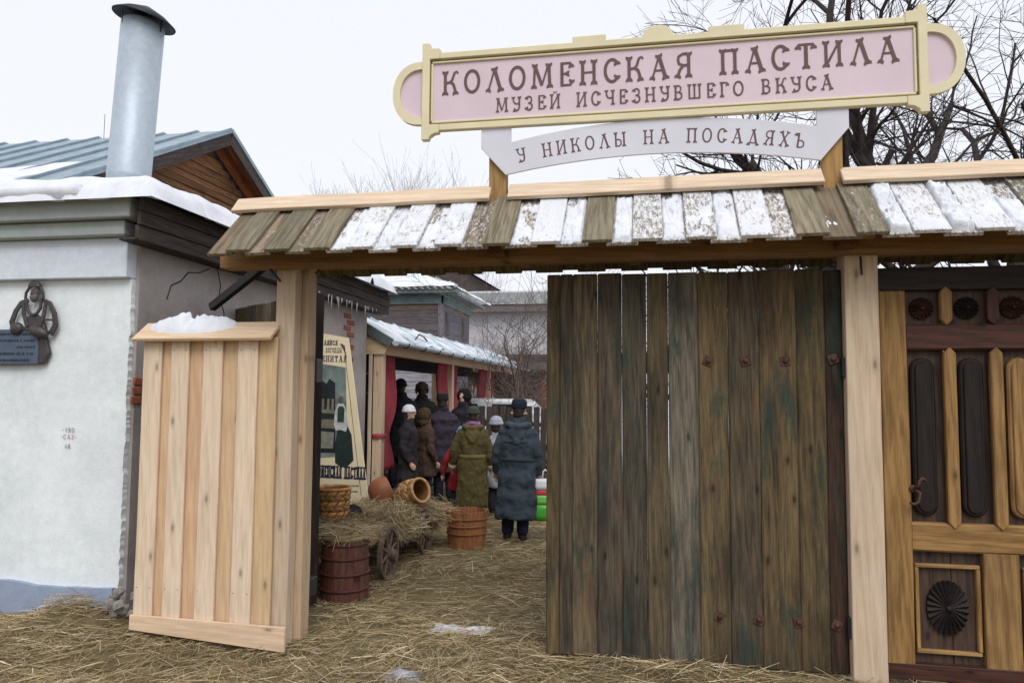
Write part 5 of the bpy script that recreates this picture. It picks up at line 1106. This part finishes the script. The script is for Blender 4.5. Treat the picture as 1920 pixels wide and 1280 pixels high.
# siding fence seen through the booth
sid = thing('siding_fence', 'pale blue-grey horizontal board fence seen through the booth', 'fence', (-7, 18, 0))
for k in range(11): plank(sid, 'board', (4.2, .03, .2), (-6.9, 17.9, .1 + k * .215), wood('grey', 'x'), 'x', color=(2.6, 3.0, 3.5, 0), n=3)
for x in (-8.8, -6.9, -5.0): plank(sid, 'post', (.1, .1, 2.45), (x, 17.97, 1.22), wood('grey', 'z'), 'z')
# picket fence, car, snow heap
pick = thing('picket_fence', 'dark picket fence at the end of the yard', 'fence', (-2.4, 14.5, 0))
for k in range(26): plank(pick, 'picket', (.115, .025, 1.42 + random.uniform(-.05, .05)), (-4.2 + k * .135, 14.4, .69), wood('eave', 'z'), 'z', (0, R(random.uniform(-2, 2)), 0), n=2)
for zz in (.35, 1.05): plank(pick, 'rail', (3.5, .04, .08), (-2.5, 14.44, zz), wood('eave', 'x'), 'x', n=2)
car = thing('parked_car', 'white car parked behind the picket fence', 'car', (-3.2, 16.4, 0))
M_CARW = plain('white_car_paint', (.72, .74, .77), .3, .03, 3, .5, 0, 0); M_GLASS = plain('car_glass', (.03, .035, .04), .1, .1, 3, .6, 0, 0)
def car_side(pts, x0, x1): return prism(pts, x0, x1, .03)
link('body', prism([(-2.0, .35), (2.0, .35), (2.05, .7), (1.9, .95), (-1.95, 1.0), (-2.05, .7)], -.8, .8, .06), M_CARW, car, (-3.3, 16.4, 0))
link('cabin', prism([(-1.5, .97), (1.2, .97), (.65, 1.53), (-1.1, 1.56)], -.68, .68, .06), M_CARW, car, (-3.3, 16.4, 0))
for a, b in ((-1.2, -.25), (-.15, .75)): link('window', prism([(a, 1.03), (b + .12, 1.03), (b - .12, 1.43), (a + .12, 1.43)], -.69, -.684), M_GLASS, car, (-3.3, 16.4, 0))
for x in (-1.25, 1.25):
    wl = link('wheel', torus(.31, .12, .2), plain('tyre', (.015, .015, .015), .9), car, (-3.3 + x, 15.66, .31), (R(90), 0, 0)); link('rim', lathe([(.19, -.05), (.17, .05), (.02, .06)], 20), M_ZINC, wl, (-3.3 + x, 15.62, .31), (R(90), 0, 0))
for x in (-2.03, 2.03): link('lamp', box((.04, .3, .12), .01), plain('lamp_glass', (.5, .45, .4), .2), car, (-3.3 + x, 15.9, .78))
stuff(link('snow_heap', patch(-5.2, -3.2, 19.0, 20.4, 0, 2.15, 1.3, 8, .8, 40, 30), snow_mat(), smooth=True), 'heap of cleared snow behind the booth', 'snow')
bxm = box((.5, .4, .32), .004)
for i, (x, z, r_) in enumerate(((-4.05, 2.13, .2), (-4.5, 2.05, -.3))): tag(link('cardboard_box', bxm, plain('cardboard', (.5, .38, .26), .8, .1, 4), None, (x, 19.6, z), (0, 0, r_)), ('right-hand' if i == 0 else 'left-hand') + ' pale cardboard box on the snow heap behind the booth', 'box', 'boxes on the snow heap')

# ------------------------------------------------------------------ bare trees and shrubs
def grow(p, d, length, rad, depth, rnd, out, up=.06, spread=.6, twist=.25, minr=.003, kids=(3, 5), shrink=.62):
    n = max(3, int(length / max(.12, length * .16))); pts = [p]; rads = [rad]; q = p.copy(); dd = d.normalized()
    for i in range(n):
        dd = (dd + Vector((rnd.gauss(0, twist), rnd.gauss(0, twist), rnd.gauss(0, twist * .8) + up)) * .55).normalized(); q = q + dd * (length / n); pts.append(q.copy()); rads.append(max(minr * .7, rad * (1 - .55 * (i + 1) / n)))
    out.append((pts, rads, depth))
    if depth == 0: return
    for k in range(rnd.randint(*kids)):
        i = rnd.randint(max(1, int(n * .3)), n); base = pts[i]; t_ = (pts[i] - pts[i - 1]).normalized()
        ax = Vector((rnd.gauss(0, 1), rnd.gauss(0, 1), rnd.gauss(0, .7))); ax = (ax - t_ * ax.dot(t_)).normalized()
        nd = (t_ + ax * spread * rnd.uniform(.6, 1.5)).normalized()
        grow(base, nd, length * shrink * rnd.uniform(.7, 1.25), max(minr, rads[i] * rnd.uniform(.5, .72)), depth - 1, rnd, out, up, spread, twist, minr, kids, shrink)
def tree(name, label, base, limbs, seed, mat, minr=.004, depth=4, kids=(3, 5), cat='tree', up=.05, spread=.65, twist=.25, split=2, group=None, xmin=None):
    rnd = random.Random(seed); out = []
    for (p, d, l, r) in limbs: grow(Vector(p), Vector(d), l, r, depth, rnd, out, up, spread, twist, minr, kids)
    out = [b_ for b_ in out if xmin is None or min(p.x for p in b_[0]) > xmin]       # the side that has been lopped
    root = thing(name, label, cat, base, group)
    for nm, sel, seg in (('trunk', lambda q: q >= depth - split + 1, 7), ('crown', lambda q: q < depth - split + 1, 3)):
        bm = bmesh.new()
        for pts, rads, dp in out:
            if sel(dp): tube_into(bm, pts, rads, seg, False)
        link(nm, bm_mesh(bm, recalc=False), mat, root, smooth=True)
    return root
BARK = plain('bark', (.045, .037, .034), .95, .4, 14); BARK2 = plain('twig_bark', (.14, .105, .09), .95, .3, 14); BARK3 = plain('hazy_twig', (.24, .22, .22), .95, .2, 6)  # BARK3: haze over the far trees put into a paler colour
T1 = Vector((2.9, 10.2, 0))
tree('apple_tree', 'large bare dark-barked tree spreading behind the sign', T1,
     [(T1, (0, 0, 1), 5.0, .19), (T1 + Vector((-.05, .1, 2.6)), (-.5, -.1, .9), 2.0, .09), (T1 + Vector((0, 0, 2.9)), (.9, 0, .6), 3.4, .09), (T1 + Vector((-.1, 0, 3.2)), (-.6, .15, .85), 2.8, .09), (T1 + Vector((0, 0, 3.6)), (.4, .2, 1), 3.4, .09), (T1 + Vector((0, 0, 4.2)), (-.35, -.2, 1), 3.2, .085), (T1 + Vector((0, 0, 2.3)), (-.9, -.1, .3), 1.4, .06), (T1 + Vector((0, 0, 4.4)), (-.7, .1, .7), 2.4, .08)], 5, BARK, .0038, 4, (3, 5), up=.02, spread=.8, xmin=-.5)
T2 = Vector((2.58, 9.9, 0))
tree('apple_tree', 'second bare trunk rising close beside the large tree', T2,
     [(T2, (.03, 0, 1), 5.0, .12), (T2 + Vector((0, 0, 3.0)), (-.7, 0, .8), 2.2, .07), (T2 + Vector((0, 0, 3.6)), (-.3, .1, 1), 3.0, .06), (T2 + Vector((0, 0, 2.6)), (-.9, .2, .2), 1.1, .05)], 9, BARK, .0038, 4, (2, 4), up=.02, spread=.8, xmin=-.5)
T3 = Vector((5.0, 11.5, 0))
tree('apple_tree', 'bare tree with crooked branches at the right edge', T3,
     [(T3, (-.05, 0, 1), 4.6, .14), (T3 + Vector((0, 0, 2.4)), (-.85, -.1, .7), 3.4, .08), (T3 + Vector((0, 0, 3.0)), (-.6, .1, .9), 3.6, .08), (T3 + Vector((0, 0, 3.4)), (.6, 0, .9), 3.0, .08)], 14, BARK, .0045, 4, (3, 5), up=.02, spread=.8)
T4 = Vector((.6, 15, 0))
tree('apple_tree', 'bare tree low behind the closed gate leaf', T4,
     [(T4, (0, 0, 1), 2.4, .10), (T4 + Vector((0, 0, 1.5)), (-.9, 0, .5), 2.0, .06), (T4 + Vector((0, 0, 1.8)), (.9, 0, .5), 2.0, .06), (T4 + Vector((0, 0, 1.9)), (.2, 0, 1), 1.3, .06)], 22, BARK, .005, 4, (3, 5), spread=.7, xmin=-2.2)
for i, (b, lb, sd_) in enumerate((((-2.75, 17.0, 0), 'bare brown shrub tangled before the pale far building', 31), ((-3.7, 19.0, 0), 'bare shrub next to the barn corner', 33), ((-2.0, 18.0, 0), 'bare tall shrub by the closed leaf edge', 35))):
    b = Vector(b)
    tree('bare_shrub', lb, b, [(b + Vector((random.uniform(-.2, .2), random.uniform(-.2, .2), 0)), (random.uniform(-.35, .35), random.uniform(-.3, .3), 1), random.uniform(2.3, 3.4), .035) for k in range(4)], sd_, BARK2, .005, 3, (4, 6), 'shrub', up=.02, spread=.75, split=1, group=None)
for i, (x, h) in enumerate(((-26, 11.4), (-23.6, 11.6), (-21.2, 11.3), (-19, 11.0))):
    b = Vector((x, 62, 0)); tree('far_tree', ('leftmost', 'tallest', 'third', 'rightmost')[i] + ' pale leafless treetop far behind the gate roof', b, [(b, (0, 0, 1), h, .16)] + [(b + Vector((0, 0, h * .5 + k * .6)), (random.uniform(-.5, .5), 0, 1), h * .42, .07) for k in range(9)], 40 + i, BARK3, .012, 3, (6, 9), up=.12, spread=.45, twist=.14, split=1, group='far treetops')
